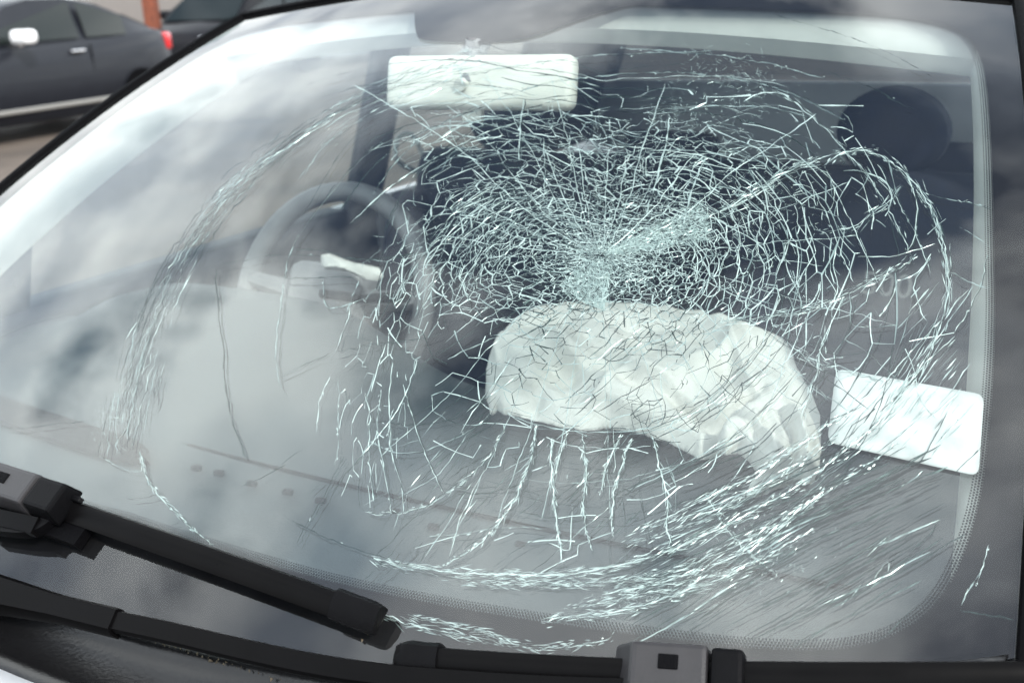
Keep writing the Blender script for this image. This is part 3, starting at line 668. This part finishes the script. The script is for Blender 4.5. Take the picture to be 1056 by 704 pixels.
# front wings, doors, nose: the rest of the shell
for sg in (-1, 1):
    ed = bon[-1 if sg > 0 else 0]; dn = np.array([0, .06, .35, .7, 1.0]); ox = np.array([.004, .07, .13, .13, .09])
    Pw = np.stack([np.stack([ed[:, 0]+sg*o_, ed[:, 1], ed[:, 2]-.002-d*.62], -1) for d, o_ in zip(dn, ox)], 0)
    grid('front_wing', Pw, M['white'], car, .004)
    ys = np.linspace(.125, 1.28, 14)
    dp = [(.772, .03), (.80, -.02), (.83, -.20), (.83, -.45), (.80, -.72)]
    grid('door', np.array([[(sg*a, y, Z0+b) for y in ys] for a, b in dp]), M['white'], car, .004)
    dpi = [(.72, .035), (.70, .0), (.685, -.25), (.69, -.7)]
    grid('door_card', np.array([[(sg*a, y, Z0+b) for y in ys] for a, b in dpi]), M['inner'], car, .004)
    grid('door_sill_top', np.array([[(sg*a, y, Z0+.034) for y in ys] for a in (.718, .774)]), M['inner'], car, .003)
    # window pane, central pillar, quarter pane
    def sidewall(ya, yb, za, zb, n=10):
        y = np.linspace(ya, yb, n); z = np.linspace(za, zb, 6); return np.array([[(sg*(.722-.33*max(zz_, 0)), yy, Z0+zz_) for yy in y] for zz_ in z])
    y = np.linspace(.24, 1.26, 24); rows = []
    for k in np.linspace(0, 1, 8):
        ztop = np.minimum(.04+np.maximum(0, (y-.20))*.62, .44); zc_ = .036+(ztop-.036)*k
        rows.append(np.stack([sg*(.718-.33*np.maximum(zc_, 0)), y, Z0+zc_], -1))
    grid('side_window', np.array(rows), M['side_glass'], car)
    grid('mirror_sail', np.array(rows)[:, :7]*[1.004, 1, 1], M['satin'], car, .004)
    grid('central_pillar', sidewall(1.27, 1.36, -.7, .46), M['inner'], car, .03)
    grid('quarter_window', sidewall(1.37, 1.86, .06, .44), M['side_glass'], car)
    grid('rear_quarter', np.array([[(sg*a, y_, Z0+b) for y_ in np.linspace(1.29, 2.42, 8)] for a, b in dp]), M['white'], car, .01)
    grid('rear_pillar', sidewall(1.87, 2.44, .03, .46), M['inner'], car, .02)
grid('tailgate', np.array([[(x, 2.34+.08*(.44-z)*(x*0+1), Z0+z) for x in np.linspace(-.78, .78, 6)] for z in (-.7, -.3, .20)]), M['white'], car, .01)
grid('rear_window', np.array([[(x*(1-.25*k), 2.37-.18*k, Z0+.20+.24*k) for x in np.linspace(-.74, .74, 6)] for k in (0, .5, 1)]), M['privacy'], car)
grid('cabin_floor', np.array([[(x, y, Z0-.70) for x in (-.8, .8)] for y in (-.1, 2.4)]), M['inner'], car, .01)
grid('bulkhead', np.array([[(x, -.03+.2*x*x, Z0+z) for x in np.linspace(-.74, .74, 9)] for z in (-.7, -.05)]), M['inner'], car, .01)
# wheels of our car (below the frame)
def car_wheel(parent, c, r, wdt, axis_rot=None):
    def ringpts(rad, off): return [(c[0]+off, c[1]+rad*math.cos(a), c[2]+rad*math.sin(a)) for a in np.linspace(0, 2*math.pi, 28, endpoint=False)]
    ty = loft('wheel', [ringpts(r*.62, -wdt/2), ringpts(r*.93, -wdt/2), ringpts(r, -wdt*.35), ringpts(r, wdt*.35), ringpts(r*.93, wdt/2), ringpts(r*.62, wdt/2)], M['rubber'], parent)
    loft('rim', [ringpts(r*.60, -wdt*.46), ringpts(r*.62, -wdt*.3), ringpts(r*.62, wdt*.3), ringpts(r*.60, wdt*.46), ringpts(r*.15, wdt*.40)], M['chrome'], ty)
for sg in (-1, 1):
    for yy in (-.38, 1.92): car_wheel(car, (sg*.72, yy, .29), .29, .18)

# ------------------------------------------------------------------ inside the car
# dashboard
dx = np.linspace(-.70, .70, 57)
gb = S(dx/.69, np.full(57, .03)); rows = []
for yy, zz_ in [(None, -.012), (.02, -.016), (.10, -.020), ('r', -.020), ('r2', -.004), (.40, .004), (.50, .012), (.56, .008), (.595, -.02), (.60, -.09), (.56, -.22), (.55, -.40)]:
    if yy is None: Y = gb[:, 1]+.012; Z = gb[:, 2]-.03
    elif yy == 'r': Y = .262+.05*dx**2; Z = np.full(57, Z0+zz_)+.04*dx**2
    elif yy == 'r2': Y = .275+.05*dx**2; Z = np.full(57, Z0+zz_)+.03*dx**2
    elif yy < .2: Y = gb[:, 1]+yy*1.0; Z = np.full(57, Z0+zz_)+.07*dx**2
    else:
        Y = np.full(57, yy); Z = np.full(57, Z0+zz_)
        if .35 < yy < .6: Z = Z+.085*np.exp(-((dx+.31)/.27)**4)*(1 if yy > .45 else .3)
    rows.append(np.stack([dx, Y, Z], -1))
dash = grid('dashboard', np.array(rows), M['dash'], car, .004)
# panel gap and louvre strips along the ledge
for off, wd_, x0_, x1_ in ((.292, .0012, -.16, .56),):
    xs_ = np.linspace(x0_, x1_, 40); zz__ = Z0+(.0005 if off > .28 else -.0165 if off > .25 else -.018)+(.03 if off > .28 else .04 if off > .25 else .05)*xs_**2
    loft('ledge_gap', [[(x_, off+.05*x_*x_+a*wd_, z_+b) for a, b in ((-1, 0), (1, 0), (1, .0035), (-1, .0035))] for x_, z_ in zip(xs_, zz__)], M['rubber'], dash)
# demister slot and clips along the ledge
sl = np.linspace(-.60, -.18, 24)
slot = []
for k, x in enumerate(sl):
    e = .5*(1-abs(2*(k/23)-1)**8)*.030
    slot.append([(x, .255+.05*x*x+a*e*2, Z0-.012+.045*x*x+b) for a, b in ((-.5, 0), (.5, .012), (.5, .018), (-.5, .006))])
loft('demister_slot', slot, M['rubber'], dash)
for px in [(203, 484), (226, 489), (260, 500), (297, 509), (331, 518), (409, 530), (447, 545), (538, 563)]:
    p = on_plane([px], (0, 0, Z0-.006), (0, 0, 1))[0]
    rbox('dash_clip', (.012, .007, .006), M['rubber'], dash, p+[0, 0, .002], rotz(.2), bev=.003)

# deflated passenger airbag: limp cloth with sharp creases, and a torn flap folded over its end
def bag_cloth(name, poly, parent, p0, pn, thick, soft, creases, seed, lift=0.0):
    rg_ = np.random.default_rng(seed)
    ol = resample(np.vstack([poly, poly[:1]]), 4.0)[:-1]+rg_.normal(0, .35, (len(resample(np.vstack([poly, poly[:1]]), 4.0))-1, 2))
    lo, hi = poly.min(0), poly.max(0)
    gx, gy = np.meshgrid(np.arange(lo[0], hi[0], 3.4), np.arange(lo[1], hi[1], 3.2)); gp = np.stack([gx.ravel(), gy.ravel()], 1)+rg_.normal(0, .4, (gx.size, 2))
    gp = gp[inside(poly, gp)]
    def edged(p):
        best = np.full(len(p), 1e9)
        for q, r_ in zip(ol, np.roll(ol, -1, 0)):
            d = r_-q; t = np.clip(((p-q)@d)/(d@d), 0, 1); best = np.minimum(best, np.linalg.norm(p-(q+t[:, None]*d), axis=1))
        return best
    gp = gp[edged(gp) > 2.4]
    vo, _, fo, _, _, _ = delaunay_2d_cdt([Vector(p) for p in np.vstack([ol, gp])], [], [list(range(len(ol)))], 1, 1e-4)
    pv = np.array([tuple(v) for v in vo]); dd = edged(pv); x, y = pv[:, 0], pv[:, 1]; base = on_plane(pv, p0, pn)
    th_ = thick*(1-np.exp(-dd/soft))+.008*np.sin(x*.045+y*.06+seed)*np.minimum(1, dd/25)+.004*np.sin(x*.11-y*.09+2)*np.minimum(1, dd/20)
    for (x0, y0, ang_, wdt, amp, ln) in creases:
        a_ = math.radians(ang_); q = (x-x0)*math.cos(a_)+(y-y0)*math.sin(a_); t = -(x-x0)*math.sin(a_)+(y-y0)*math.cos(a_)+4*np.sin(q*.06+x0)
        prof = np.exp(-(np.sqrt(t*t+2.)-1.4)/wdt) if amp > 0 else np.exp(-(t/wdt)**2)
        th_ += amp*prof*np.exp(-(q/ln)**4)*np.minimum(1, dd/6)
    th_ = np.maximum(th_, .0015)*np.minimum(1, .05+dd/2.5)+lift*np.minimum(1, dd/8)
    upd = np.array([.05, -.45, .89]); Vt = base+th_[:, None]*upd; Vb = base-np.minimum(.010, dd*.0005)[:, None]*upd+lift*.5*np.minimum(1, dd/8)[:, None]*upd
    nv = len(pv); isb = dd < .6; Fa = [tuple(f) for f in fo]; Fb = [tuple((i if isb[i] else i+nv) for i in f)[::-1] for f in Fa]
    o = mesh(name, np.vstack([Vt, Vb]), Fa+Fb, M['airbag'], parent)
    bm = bmesh.new(); bm.from_mesh(o.data); bmesh.ops.delete(bm, geom=[v for v in bm.verts if not v.link_faces], context='VERTS'); bmesh.ops.recalc_face_normals(bm, faces=bm.faces); bm.to_mesh(o.data); bm.free()
    sb = o.modifiers.new('smooth', 'SUBSURF'); sb.levels = 1; sb.render_levels = 1
    return o
cre = [(560, 370, 28, 5, .013, 45), (640, 405, 14, 6, .016, 70), (700, 430, 20, 6, -.020, 60), (740, 385, -35, 5, .014, 50), (600, 345, 5, 6, -.012, 60), (770, 400, 60, 4, .016, 40), (690, 370, 8, 7, -.011, 50), (650, 436, 8, 4, .012, 60),
       (540, 410, 20, 4, .012, 40), (760, 440, -20, 5, -.022, 35), (730, 350, 12, 4, .010, 50), (520, 380, 75, 4, .009, 30), (790, 370, 40, 4, .012, 35)]
for k in range(16):
    xx = rng.uniform(515, 800); cre.append((xx, rng.uniform(325, 440), rng.normal(18 if xx < 700 else 50, 22), rng.uniform(4, 8), rng.choice([-1, 1])*rng.uniform(.006, .013), rng.uniform(22, 60)))
bagobj = bag_cloth('airbag', BAG, car, (0, .45, Z0+.035), (0, -.16, 1), .034, 18., cre, 3)
bagobj['label'] = 'crumpled white deflated airbag lying on the dashboard'
FLAP = np.array([(736, 462), (748, 444), (772, 434), (800, 428), (826, 430), (842, 442), (848, 462), (846, 486), (839, 501), (820, 497), (802, 503), (790, 512), (778, 517), (763, 509), (775, 504), (783, 495), (776, 482), (762, 470), (748, 472)], float)
fcre = [(790, 455, 62, 3, .010, 35), (812, 465, 75, 3, -.014, 35), (830, 470, 82, 3, .010, 30), (775, 460, 50, 3, -.009, 25), (800, 490, 60, 3, .009, 25), (760, 455, 20, 3, .006, 20), (820, 440, 20, 3, .007, 25)]
bag_cloth('torn_flap', FLAP, bagobj, (0, .45, Z0+.052), (0, -.16, 1), .016, 6., fcre, 5, .014)

# rear-view mirror
mc = Vector((-.014, .70, Z0+.357)); mr = rotz(.16) @ rotx(-.25)
mir = rbox('rear_view_mirror', (.25, .032, .066), M['cream'], car, mc, mr, bev=.014, seg=4)
padp = Vector(on_glass([(490, 42)], -.006)[0]); mb = mc+Vector((-.012, -.012, .0))
tube('mirror_stalk', [padp, padp*.55+mb*.45+Vector((0, 0, -.006)), mb], [.012, .009, .011], M['wheelgrey'], mir, 12)
rbox('mirror_mount', (.036, .010, .030), M['wheelgrey'], mir, padp+Vector((0, .004, -.006)), rotx(-.9), bev=.004)
tube('mirror_joint', [mb+Vector((-.002, -.014, 0)), mb+Vector((-.002, .006, 0))], [.008, .010], M['cream'], mir, 16)
rbox('dip_lever', (.026, .012, .016), M['cream'], mir, mc+Vector((-.012, .0, -.040)), mr, bev=.003)

# steering wheel
swc = np.array([-.375, .80, Z0+.005]); tl = math.radians(24)
def wheelpt(a, r_): return swc+np.array([r_*math.cos(a), r_*math.sin(a)*math.sin(tl), r_*math.sin(a)*math.cos(tl)])
wn = np.array([0, -math.cos(tl), math.sin(tl)])
tor = np.array([[wheelpt(a, .178+.016*math.cos(b))+wn*.016*math.sin(b) for b in np.linspace(0, 2*math.pi, 13)] for a in np.linspace(0, 2*math.pi, 49)])
V_ = tor[:-1, :-1].reshape(-1, 3); F_ = [(i*12+j, ((i+1) % 48)*12+j, ((i+1) % 48)*12+(j+1) % 12, i*12+(j+1) % 12) for i in range(48) for j in range(12)]
sw = mesh('steering_wheel', V_, F_, M['wheelgrey'], car)
rbox('hub', (.15, .07, .12), M['wheelgrey'], sw, swc+[0, .0, 0], rotx(-tl), bev=.03, seg=4)
for a in (.12, math.pi-.12, -math.pi/2): tube('spoke', [wheelpt(a, .05), wheelpt(a, .12), wheelpt(a, .172)], [.022, .016, .014], M['wheelgrey'], sw, 8)
# torn bag cloth hanging out of the wheel hub
tp = np.array([(330, 264), (342, 262), (352, 266), (366, 270), (382, 274), (392, 276), (394, 284), (388, 290), (376, 287), (362, 281), (348, 279), (336, 278), (331, 272)], float)
pl = on_plane(tp, swc+[0, -.06, 0], (0, -1, .3)); ctr = pl.mean(0); nrm = np.array([.0, -.95, .3])
rg = [ctr+(pl-ctr)*k+nrm*.02*math.sqrt(max(0, 1-k*k))+rng.normal(0, .0015, pl.shape) for k in (.15, .5, .8, 1.0)] + [ctr+(pl-ctr)*k-nrm*.015*math.sqrt(max(0, 1-k*k)) for k in (.8, .3)]
loft('torn_bag_cloth', rg, M['airbag'], sw)
# indicator stalk
tube('indicator_stalk', [swc+[.03, -.05, .03], swc+[.12, -.06, .035], swc+[.19, -.05, .045]], [.008, .007, .010], M['satin'], sw, 10)

# pale trim ring round the small rear quarter light
qt = on_plane(smoothpath([(410, 142), (417, 137), (425, 138), (433, 152), (438, 166), (437, 178), (424, 175), (408, 166), (407, 154), (410, 142)], 3), (-.655, 1.4, Z0), (1, 0, .33))
tube('quarter_light_trim', qt, .006, M['trim'], car, 8)
# seats
def seat(xc):
    s = rbox('seat', (.48, .16, .66), M['seatgrey'], car, (xc, 1.34, Z0-.17), rotx(-.28), bev=.06, seg=5)
    rbox('seat_cushion', (.50, .52, .16), M['seatgrey'], s, (xc, 1.08, Z0-.52), rotx(.1), bev=.06, seg=5)
    for sg in (-1, 1): rbox('side_bolster', (.09, .20, .54), M['seat'], s, (xc+sg*.225, 1.31, Z0-.20), rotx(-.28), bev=.04, seg=4)
    hr = []
    for yy_, k_ in ((-.05, .55), (-.045, .8), (-.025, 1.), (.02, 1.), (.04, .85), (.048, .5)):
        hr.append([(xc-.03+.088*k_*math.cos(q_), 1.41+yy_-.15*.075*k_*math.sin(q_), Z0+.215+.075*k_*math.sin(q_)) for q_ in np.linspace(0, 2*math.pi, 28, endpoint=False)])
    loft('headrest', hr, M['seat'], s)
    for sg in (-1, 1): tube('headrest_post', [(xc-.03+sg*.045, 1.41, Z0+.05), (xc-.03+sg*.045, 1.41, Z0+.17)], .006, M['chrome'], s, 8)
    return s
seat(-.36); ps = seat(.37)
fc = bpy.data.curves.new('embroidery', 'FONT'); fc.body = '500'; fc.size = .052; fc.align_x = 'CENTER'; fc.extrude = .0015
tmp = bpy.data.objects.new('tmp', fc); COL.objects.link(tmp)
bpy.context.view_layer.update(); me = bpy.data.meshes.new_from_object(tmp.evaluated_get(bpy.context.evaluated_depsgraph_get())); bpy.data.objects.remove(tmp)
tp_ = on_plane([(913, 305)], (0, 1.235, Z0), (0, -1, .28))[0]
mt = Matrix.Translation(tp_) @ rotx(math.pi/2-.28).to_4x4() @ Matrix.Scale(1.0, 4)
me.transform(mt); me.materials.clear(); me.materials.append(M['thread']); te = link(bpy.data.objects.new('embroidered_number', me), ps)
rb = rbox('rear_seat', (1.2, .16, .60), M['seat'], car, (0, 2.0, Z0-.25), rotx(-.3), bev=.05, seg=4)
for sg in (-1, 1): rbox('rear_headrest', (.24, .08, .14), M['seat'], rb, (sg*.34, 2.10, Z0+.03), rotx(-.2), bev=.035, seg=4)

# ------------------------------------------------------------------ wipers
def sweep(name, ctr_px, hgt, prof, m, parent, step=12, scale=None, ext=None):
    """a bar laid along photo pixels, hgt above the glass; profile in (across, up)"""
    uv = uv_of(smoothpath(ctr_px, step), hgt); P_ = SH(uv[:, 0], uv[:, 1], hgt); Nn = SN(uv[:, 0], uv[:, 1])
    T = np.gradient(P_, axis=0); T /= np.linalg.norm(T, axis=1, keepdims=True); A_ = np.cross(Nn, T); rings = []
    for i, (p, n_, a_) in enumerate(zip(P_, Nn, A_)):
        k = 1 if scale is None else scale(i/(len(P_)-1)); rings.append([p+a_*x_*k+n_*y_*k for x_, y_ in prof])
    return loft(name, rings, m, parent)
bladeprof = [(-.0135, .000), (-.0145, .004), (-.011, .008), (-.003, .0125), (.004, .0150), (.0085, .0145), (.0095, .011), (.0125, .004), (.0125, .000), (.004, -.003), (-.004, -.003)]
lipprof = [(-.003, -.010), (.003, -.010), (.0042, -.001), (-.0042, -.001)]
pillprof = [(-.0155, -.003), (-.016, .006), (-.011, .0105), (.000, .0165), (.009, .0165), (.0135, .011), (.0145, .002), (.0145, -.003)]
# first wiper: blade across the lower left
b1 = [(-140, 446), (-60, 474), (30, 511), (120, 543), (230, 581), (385, 637)]
wiper1 = sweep('wiper', b1, .013, [(a*.74, b*.62) for a, b in bladeprof], M['satin'], car)
wiper1['label'] = 'black wiper lying across the lower left of the glass'
sweep('rubber_lip', b1, .013, lipprof, M['rubber'], wiper1)
sweep('end_cap', [(348, 623), (366, 630), (380, 635), (393, 640)], .013, [(a*.76, b*.68) for a, b in pillprof], M['plastic'], wiper1, 4, lambda t: 1.0 if t < .8 else 1.0-.12*((t-.8)/.2)**2)
def adapter(c0, c1, hgt, parent, wdt, rise, flip=1):
    q = uv_of(np.array([c0, c1]), hgt); P_ = SH(q[:, 0], q[:, 1], hgt); n_ = SN(*q.mean(0)); T = P_[1]-P_[0]; Ln = np.linalg.norm(T); T /= Ln; A_ = np.cross(n_, T); o_ = P_[0]
    def blk(name, t0, t1, a0, a1, z0, z1, m, par, top=(0, 0), bev=.002):
        bmx = bmesh.new(); vs_ = []
        for z, sh in ((z0, 0), (z1, 1)):
            for t_, a_ in ((t0+sh*top[0], a0+sh*top[1]), (t1-sh*.002, a0+sh*top[1]), (t1-sh*.002, a1-sh*top[1]), (t0+sh*top[0], a1-sh*top[1])): vs_.append(bmx.verts.new(o_+T*t_+A_*a_+n_*z))
        for f in ((3, 2, 1, 0), (4, 5, 6, 7), (0, 1, 5, 4), (1, 2, 6, 5), (2, 3, 7, 6), (3, 0, 4, 7)): bmx.faces.new([vs_[i] for i in f])
        bmesh.ops.recalc_face_normals(bmx, faces=bmx.faces)
        bmesh.ops.bevel(bmx, geom=bmx.edges[:], offset=bev, segments=2, affect='EDGES', profile=.6)
        return from_bm(name, bmx, m, par)
    ad = blk('adapter', 0, Ln*.74, -wdt, wdt, -.004, rise, M['cap'], parent, (.014, .004), .003)
    blk('adapter_collar', Ln*.745, Ln, -wdt*.95, wdt*.95, -.004, rise*.97, M['plastic'], parent, (0, .004), .003)
    blk('release_button', Ln*.36, Ln*.52, -wdt*.18, wdt*.38, rise-.001, rise+.0012, M['rubber'], ad, (.0, .0005), .0007)
    blk('peg', Ln, Ln+.012, wdt*.3, wdt*.55, .001, .005, M['plastic'], parent, (0, 0), .001)
    return ad
adapter((-32, 489), (72, 523), .022, wiper1, .0185, .017)
sweep('arm', [(-150, 510), (-60, 525), (0, 534), (40, 543)], .020, [(-.008, -.004), (-.008, .004), (.006, .006), (.008, -.004)], M['satin'], wiper1, 10)
sweep('arm_hook', [(-20, 541), (20, 547), (40, 545), (52, 537), (60, 530)], .018, [(-.005, -.006), (-.005, .005), (.005, .005), (.005, -.006)], M['plastic'], wiper1, 4)
sweep('blade_clip', [(52, 538), (72, 545), (88, 551)], .010, [(-.012, -.006), (-.012, .004), (.004, .004), (.004, -.006)], M['rubber'], wiper1, 4)
# second wiper: blade and arm along the bottom
b2 = [(414, 684), (470, 689), (560, 695), (700, 702), (860, 704), (1000, 704), (1058, 703)]
wiper2 = sweep('wiper', b2, .012, bladeprof, M['satin'], car)
wiper2['label'] = 'black wiper parked along the bottom of the glass'
sweep('rubber_lip', b2, .012, lipprof, M['rubber'], wiper2)
sweep('end_cap', [(412, 683), (425, 685), (440, 687), (456, 688)], .012, pillprof, M['plastic'], wiper2, 4, lambda t: .8+.2*min(1, t*4))
adapter((632, 690), (770, 700), .020, wiper2, .0185, .018)
armp = [(118, 640), (180, 653), (250, 670), (330, 687), (400, 697), (460, 702), (560, 709), (660, 712)]
sweep('arm', armp, .024, [(-.0075, -.005), (-.0085, .0), (-.007, .004), (.006, .006), (.0075, .003), (.0075, -.005)], M['satin'], wiper2, 10)
cov = [(-120, 585), (-40, 602), (0, 611), (40, 621), (80, 631), (121, 641)]
sweep('arm_cover', cov, .024, [(-.010, -.010), (-.0105, .0), (-.008, .006), (.007, .008), (.0095, .004), (.010, -.008)], M['satin'], wiper2, 8, lambda t: 1.9-.9*min(1, max(0, t-.25)/.5)**.8 if t > .25 else 1.9)
for wp_, pxs in ((wiper1, (-150, 510)), (wiper2, (-118, 586))):
    q_ = uv_of([pxs], .02)[0]; tube('pivot_cap', [SH(*q_, -.035), SH(*q_, .026), SH(*q_, .034)], [.017, .017, .010], M['plastic'], wp_, 16)

# bits of dry leaf caught in the seam
bmx = bmesh.new()
for t in rng.uniform(0, 1, 46):
    px = np.array([126, 650])*(1-t)+np.array([292, 703])*t+rng.normal(0, 1.2, 2) if t > .1 else np.array([376, 660])+rng.normal(0, 3.5, 2)
    c = on_glass([px], -.002 if t > .1 else .001)[0]; r_ = rng.uniform(.0004, .0012)
    v_ = [bmx.verts.new(c+rng.normal(0, r_, 3)+[0, 0, .001]) for _ in range(4)]
    for f in ((0, 1, 2), (0, 2, 3), (0, 3, 1), (1, 3, 2)): bmx.faces.new([v_[i] for i in f])
db = from_bm('leaf_debris', bmx, M['debris']); db['kind'] = 'stuff'; db['label'] = 'bits of dry leaf caught below the windscreen'; db['category'] = 'debris'

# ================================================================== PARKED CARS AND POST BEHIND
def parked_car(label, paint, loc, ang, sedan=False, tail=(.5, .02, .02)):
    r0 = root('parked_car', label, 'car', loc, 'cars parked behind')
    ca, sa = math.cos(ang), math.sin(ang)
    def X(p): p = np.asarray(p, float); return np.stack([loc[0]+ca*p[..., 0]-sa*p[..., 1], loc[1]+sa*p[..., 0]+ca*p[..., 1], loc[2]+p[..., 2]], -1)
    # stations front -> rear: x, sill z, belt z, half width
    stn = [(-1.98, .30, .62, .58), (-1.93, .22, .70, .70), (-1.7, .20, .80, .80), (-1.2, .19, .90, .84), (-.7, .18, .96, .85), (0, .18, .97, .86), (.8, .18, .99, .86), (1.3, .19, 1.02, .85), (1.7, .22, 1.03, .82), (1.90, .28, .98, .74), (1.96, .34, .80, .66)]
    rings = []
    for x, z0, z1, hw in stn:
        h_ = z1-z0; sec = [(-hw*.90, z0), (-hw*.99, z0+h_*.14), (-hw, z0+h_*.45), (-hw*.985, z0+h_*.72), (-hw*.955, z0+h_*.92), (-hw*.88, z1), (0, z1+.04), (hw*.88, z1), (hw*.955, z0+h_*.92), (hw*.985, z0+h_*.72), (hw, z0+h_*.45), (hw*.99, z0+h_*.14), (hw*.90, z0), (0, z0-.02)]
        rings.append(X([(x, y_, z_) for y_, z_ in sec]))
    loft('body', rings, paint, r0)
    gst = [(-1.0, .94, .95, .72), (-.75, .95, 1.13, .70), (-.3, .96, 1.38, .63), (.0, .96, 1.44, .60), (.5, .97, 1.44, .59), (.95, .98, 1.36, .58), (1.35, 1.0, 1.20, .60), (1.72, 1.0, 1.03, .66)]
    rings = []
    for x, z0, z1, hw in gst:
        hb = .77 if x < 1.4 else .72; rings.append(X([(x, -hb, z0), (x, -(hb*.35+hw*.65), z0+(z1-z0)*.6), (x, -hw, z1-.05*(z1-z0)), (x, -hw*.85, z1), (x, hw*.85, z1), (x, hw, z1-.05*(z1-z0)), (x, hb*.35+hw*.65, z0+(z1-z0)*.6), (x, hb, z0)]))
    loft('cabin', rings, paint, r0)
    for sg in (-1, 1):
        def sidepane(name, x0, x1, zt0, zt1):
            V_ = []
            for x, zt in ((x0, zt0), (x1, zt1)):
                V_ += [(x, sg*.783, 1.0), (x, sg*(.783-.30*(zt-1.0)), zt)]
            mesh(name, X(V_), [(0, 2, 3, 1)], DG, r0, smooth=False)
        sidepane('side_window', -.66, .48, 1.10, 1.38); sidepane('rear_side_window', .58, 1.18, 1.37, 1.20)
        rm = rbox('door_mirror', (.17, .27, .15), MW if sedan is None else paint, r0, X(np.array((-.42, sg*.98, 1.06))), rotz(ang), bev=.07, seg=5)
        rbox('mirror_arm', (.06, .12, .04), M['chrome'] if sedan is None else M['plastic'], rm, X(np.array((-.42, sg*.87, .98))), rotz(ang), bev=.012)
        rbox('door_handle', (.19, .035, .03), M['chrome'], r0, X(np.array((.36, sg*.862, .87))), rotz(ang), bev=.01)
        rbox('door_gap', (.008, .012, .62), M['rubber'], r0, X(np.array((.56, sg*.848, .62))), rotz(ang), bev=0)
        rbox('sill_strip', (1.75, .03, .05), DCH, r0, X(np.array((.0, sg*.858, .33))), rotz(ang), bev=.012)
        rbox('tail_light', (.14, .16, .20), RED, r0, X(np.array((1.86, sg*.68, .88))), rotz(ang-sg*.35), bev=.04, seg=3)
        rbox('headlight', (.30, .14, .14), M['chrome'], r0, X(np.array((-1.78, sg*.64, .70))), rotz(ang+sg*.35), bev=.04, seg=3)
        for xw in (-1.25, 1.25):
            def rp(rad, off): return X([(xw+rad*math.cos(a), sg*.80+off, .31+rad*math.sin(a)) for a in np.linspace(0, 2*math.pi, 24, endpoint=False)])
            tyr = loft('wheel', [rp(.2, -.1), rp(.29, -.1), rp(.31, -.07), rp(.31, .07), rp(.29, .1), rp(.2, .1)], M['rubber'], r0)
            loft('rim', [rp(.19, -.085), rp(.195, .085), rp(.19, .09), rp(.05, .07)], M['chrome'], tyr)
    wsv = [(-.98, -.66, .97), (-.98, .66, .97), (-.33, .56, 1.375), (-.33, -.56, 1.375)]
    mesh('front_window', X(np.array(wsv)+[-.02, 0, .012]), [(0, 1, 2, 3)], DG, r0, smooth=False)
    rsv = [(1.70, -.6, 1.05), (1.70, .6, 1.05), (1.36, .54, 1.20), (1.36, -.54, 1.20)]
    mesh('rear_window', X(np.array(rsv)+[.02, 0, .012]), [(3, 2, 1, 0)], DG, r0, smooth=False)
    return r0
DCH = mat('dull_chrome', (.30, .29, .27), rough=.35, metal=.6)
DG = mat('tinted_car_glass', (.012, .016, .015), rough=.05, spec=.35)
RED = mat('red_tail_lens', (.55, .015, .02), rough=.15, coat=.6)
MW = mat('white_mirror_shell', (.8, .8, .8), rough=.25, coat=.6)
darkp = mat('dark_grey_car_paint', (.010, .0115, .016), rough=.35, coat=.1, spec=.25, metal=.0, noise=.08, nscale=8)
blackp = mat('black_car_paint', (.005, .005, .007), rough=.5, coat=.0, spec=.15, noise=.1, nscale=8)
silverp = mat('silver_car_paint', (.45, .50, .56), rough=.35, coat=.8, metal=.4, noise=.05, nscale=8)
def at(px, dist):
    g_ = ray([px])[0]; p = CAM+dist*g_; return np.array([p[0], p[1], 0])
ax = np.array([-.074, .997]); ang = math.atan2(ax[1], ax[0])
mp_ = at((25, 35), 11.0); c1 = mp_[:2]+ax*.50-RGT[:2]*.10+np.array([-ax[1], ax[0]])*.95
parked_car('dark grey hatchback with white door mirrors and a chrome sill strip', darkp, (c1[0], c1[1], 0), ang, None)
p2 = at((198, 20), 17.5); parked_car('black hatchback behind the rusty brown post', blackp, (p2[0]-.3, p2[1]+1.2, 0), ang+.15)
p3 = at((282, 8), 20); parked_car('pale silver blue hatchback next to the black one', silverp, (p3[0]+.2, p3[1]+.9, 0), ang-.1)
# rusty post
pp_ = at((157, 20), 17.5)
post = root('post', 'rusty brown post behind the dark grey hatchback', 'post', tuple(pp_))
rust = mat('rusty_brown_paint', (.16, .045, .022), rough=.8, noise=.4, nscale=14, bump=.3, bscale=40)
rbox('shaft', (.20, .20, 3.2), rust, post, pp_+[0, 0, 1.62], rotz(.4), bev=.02)
rbox('base_plate', (.36, .36, .03), rust, post, pp_+[0, 0, .015], rotz(.4), bev=.005)
rbox('top_cap', (.24, .24, .04), rust, post, pp_+[0, 0, 3.24], rotz(.4), bev=.01)

for o in bpy.data.objects:
    if '_o' in o: del o['_o']
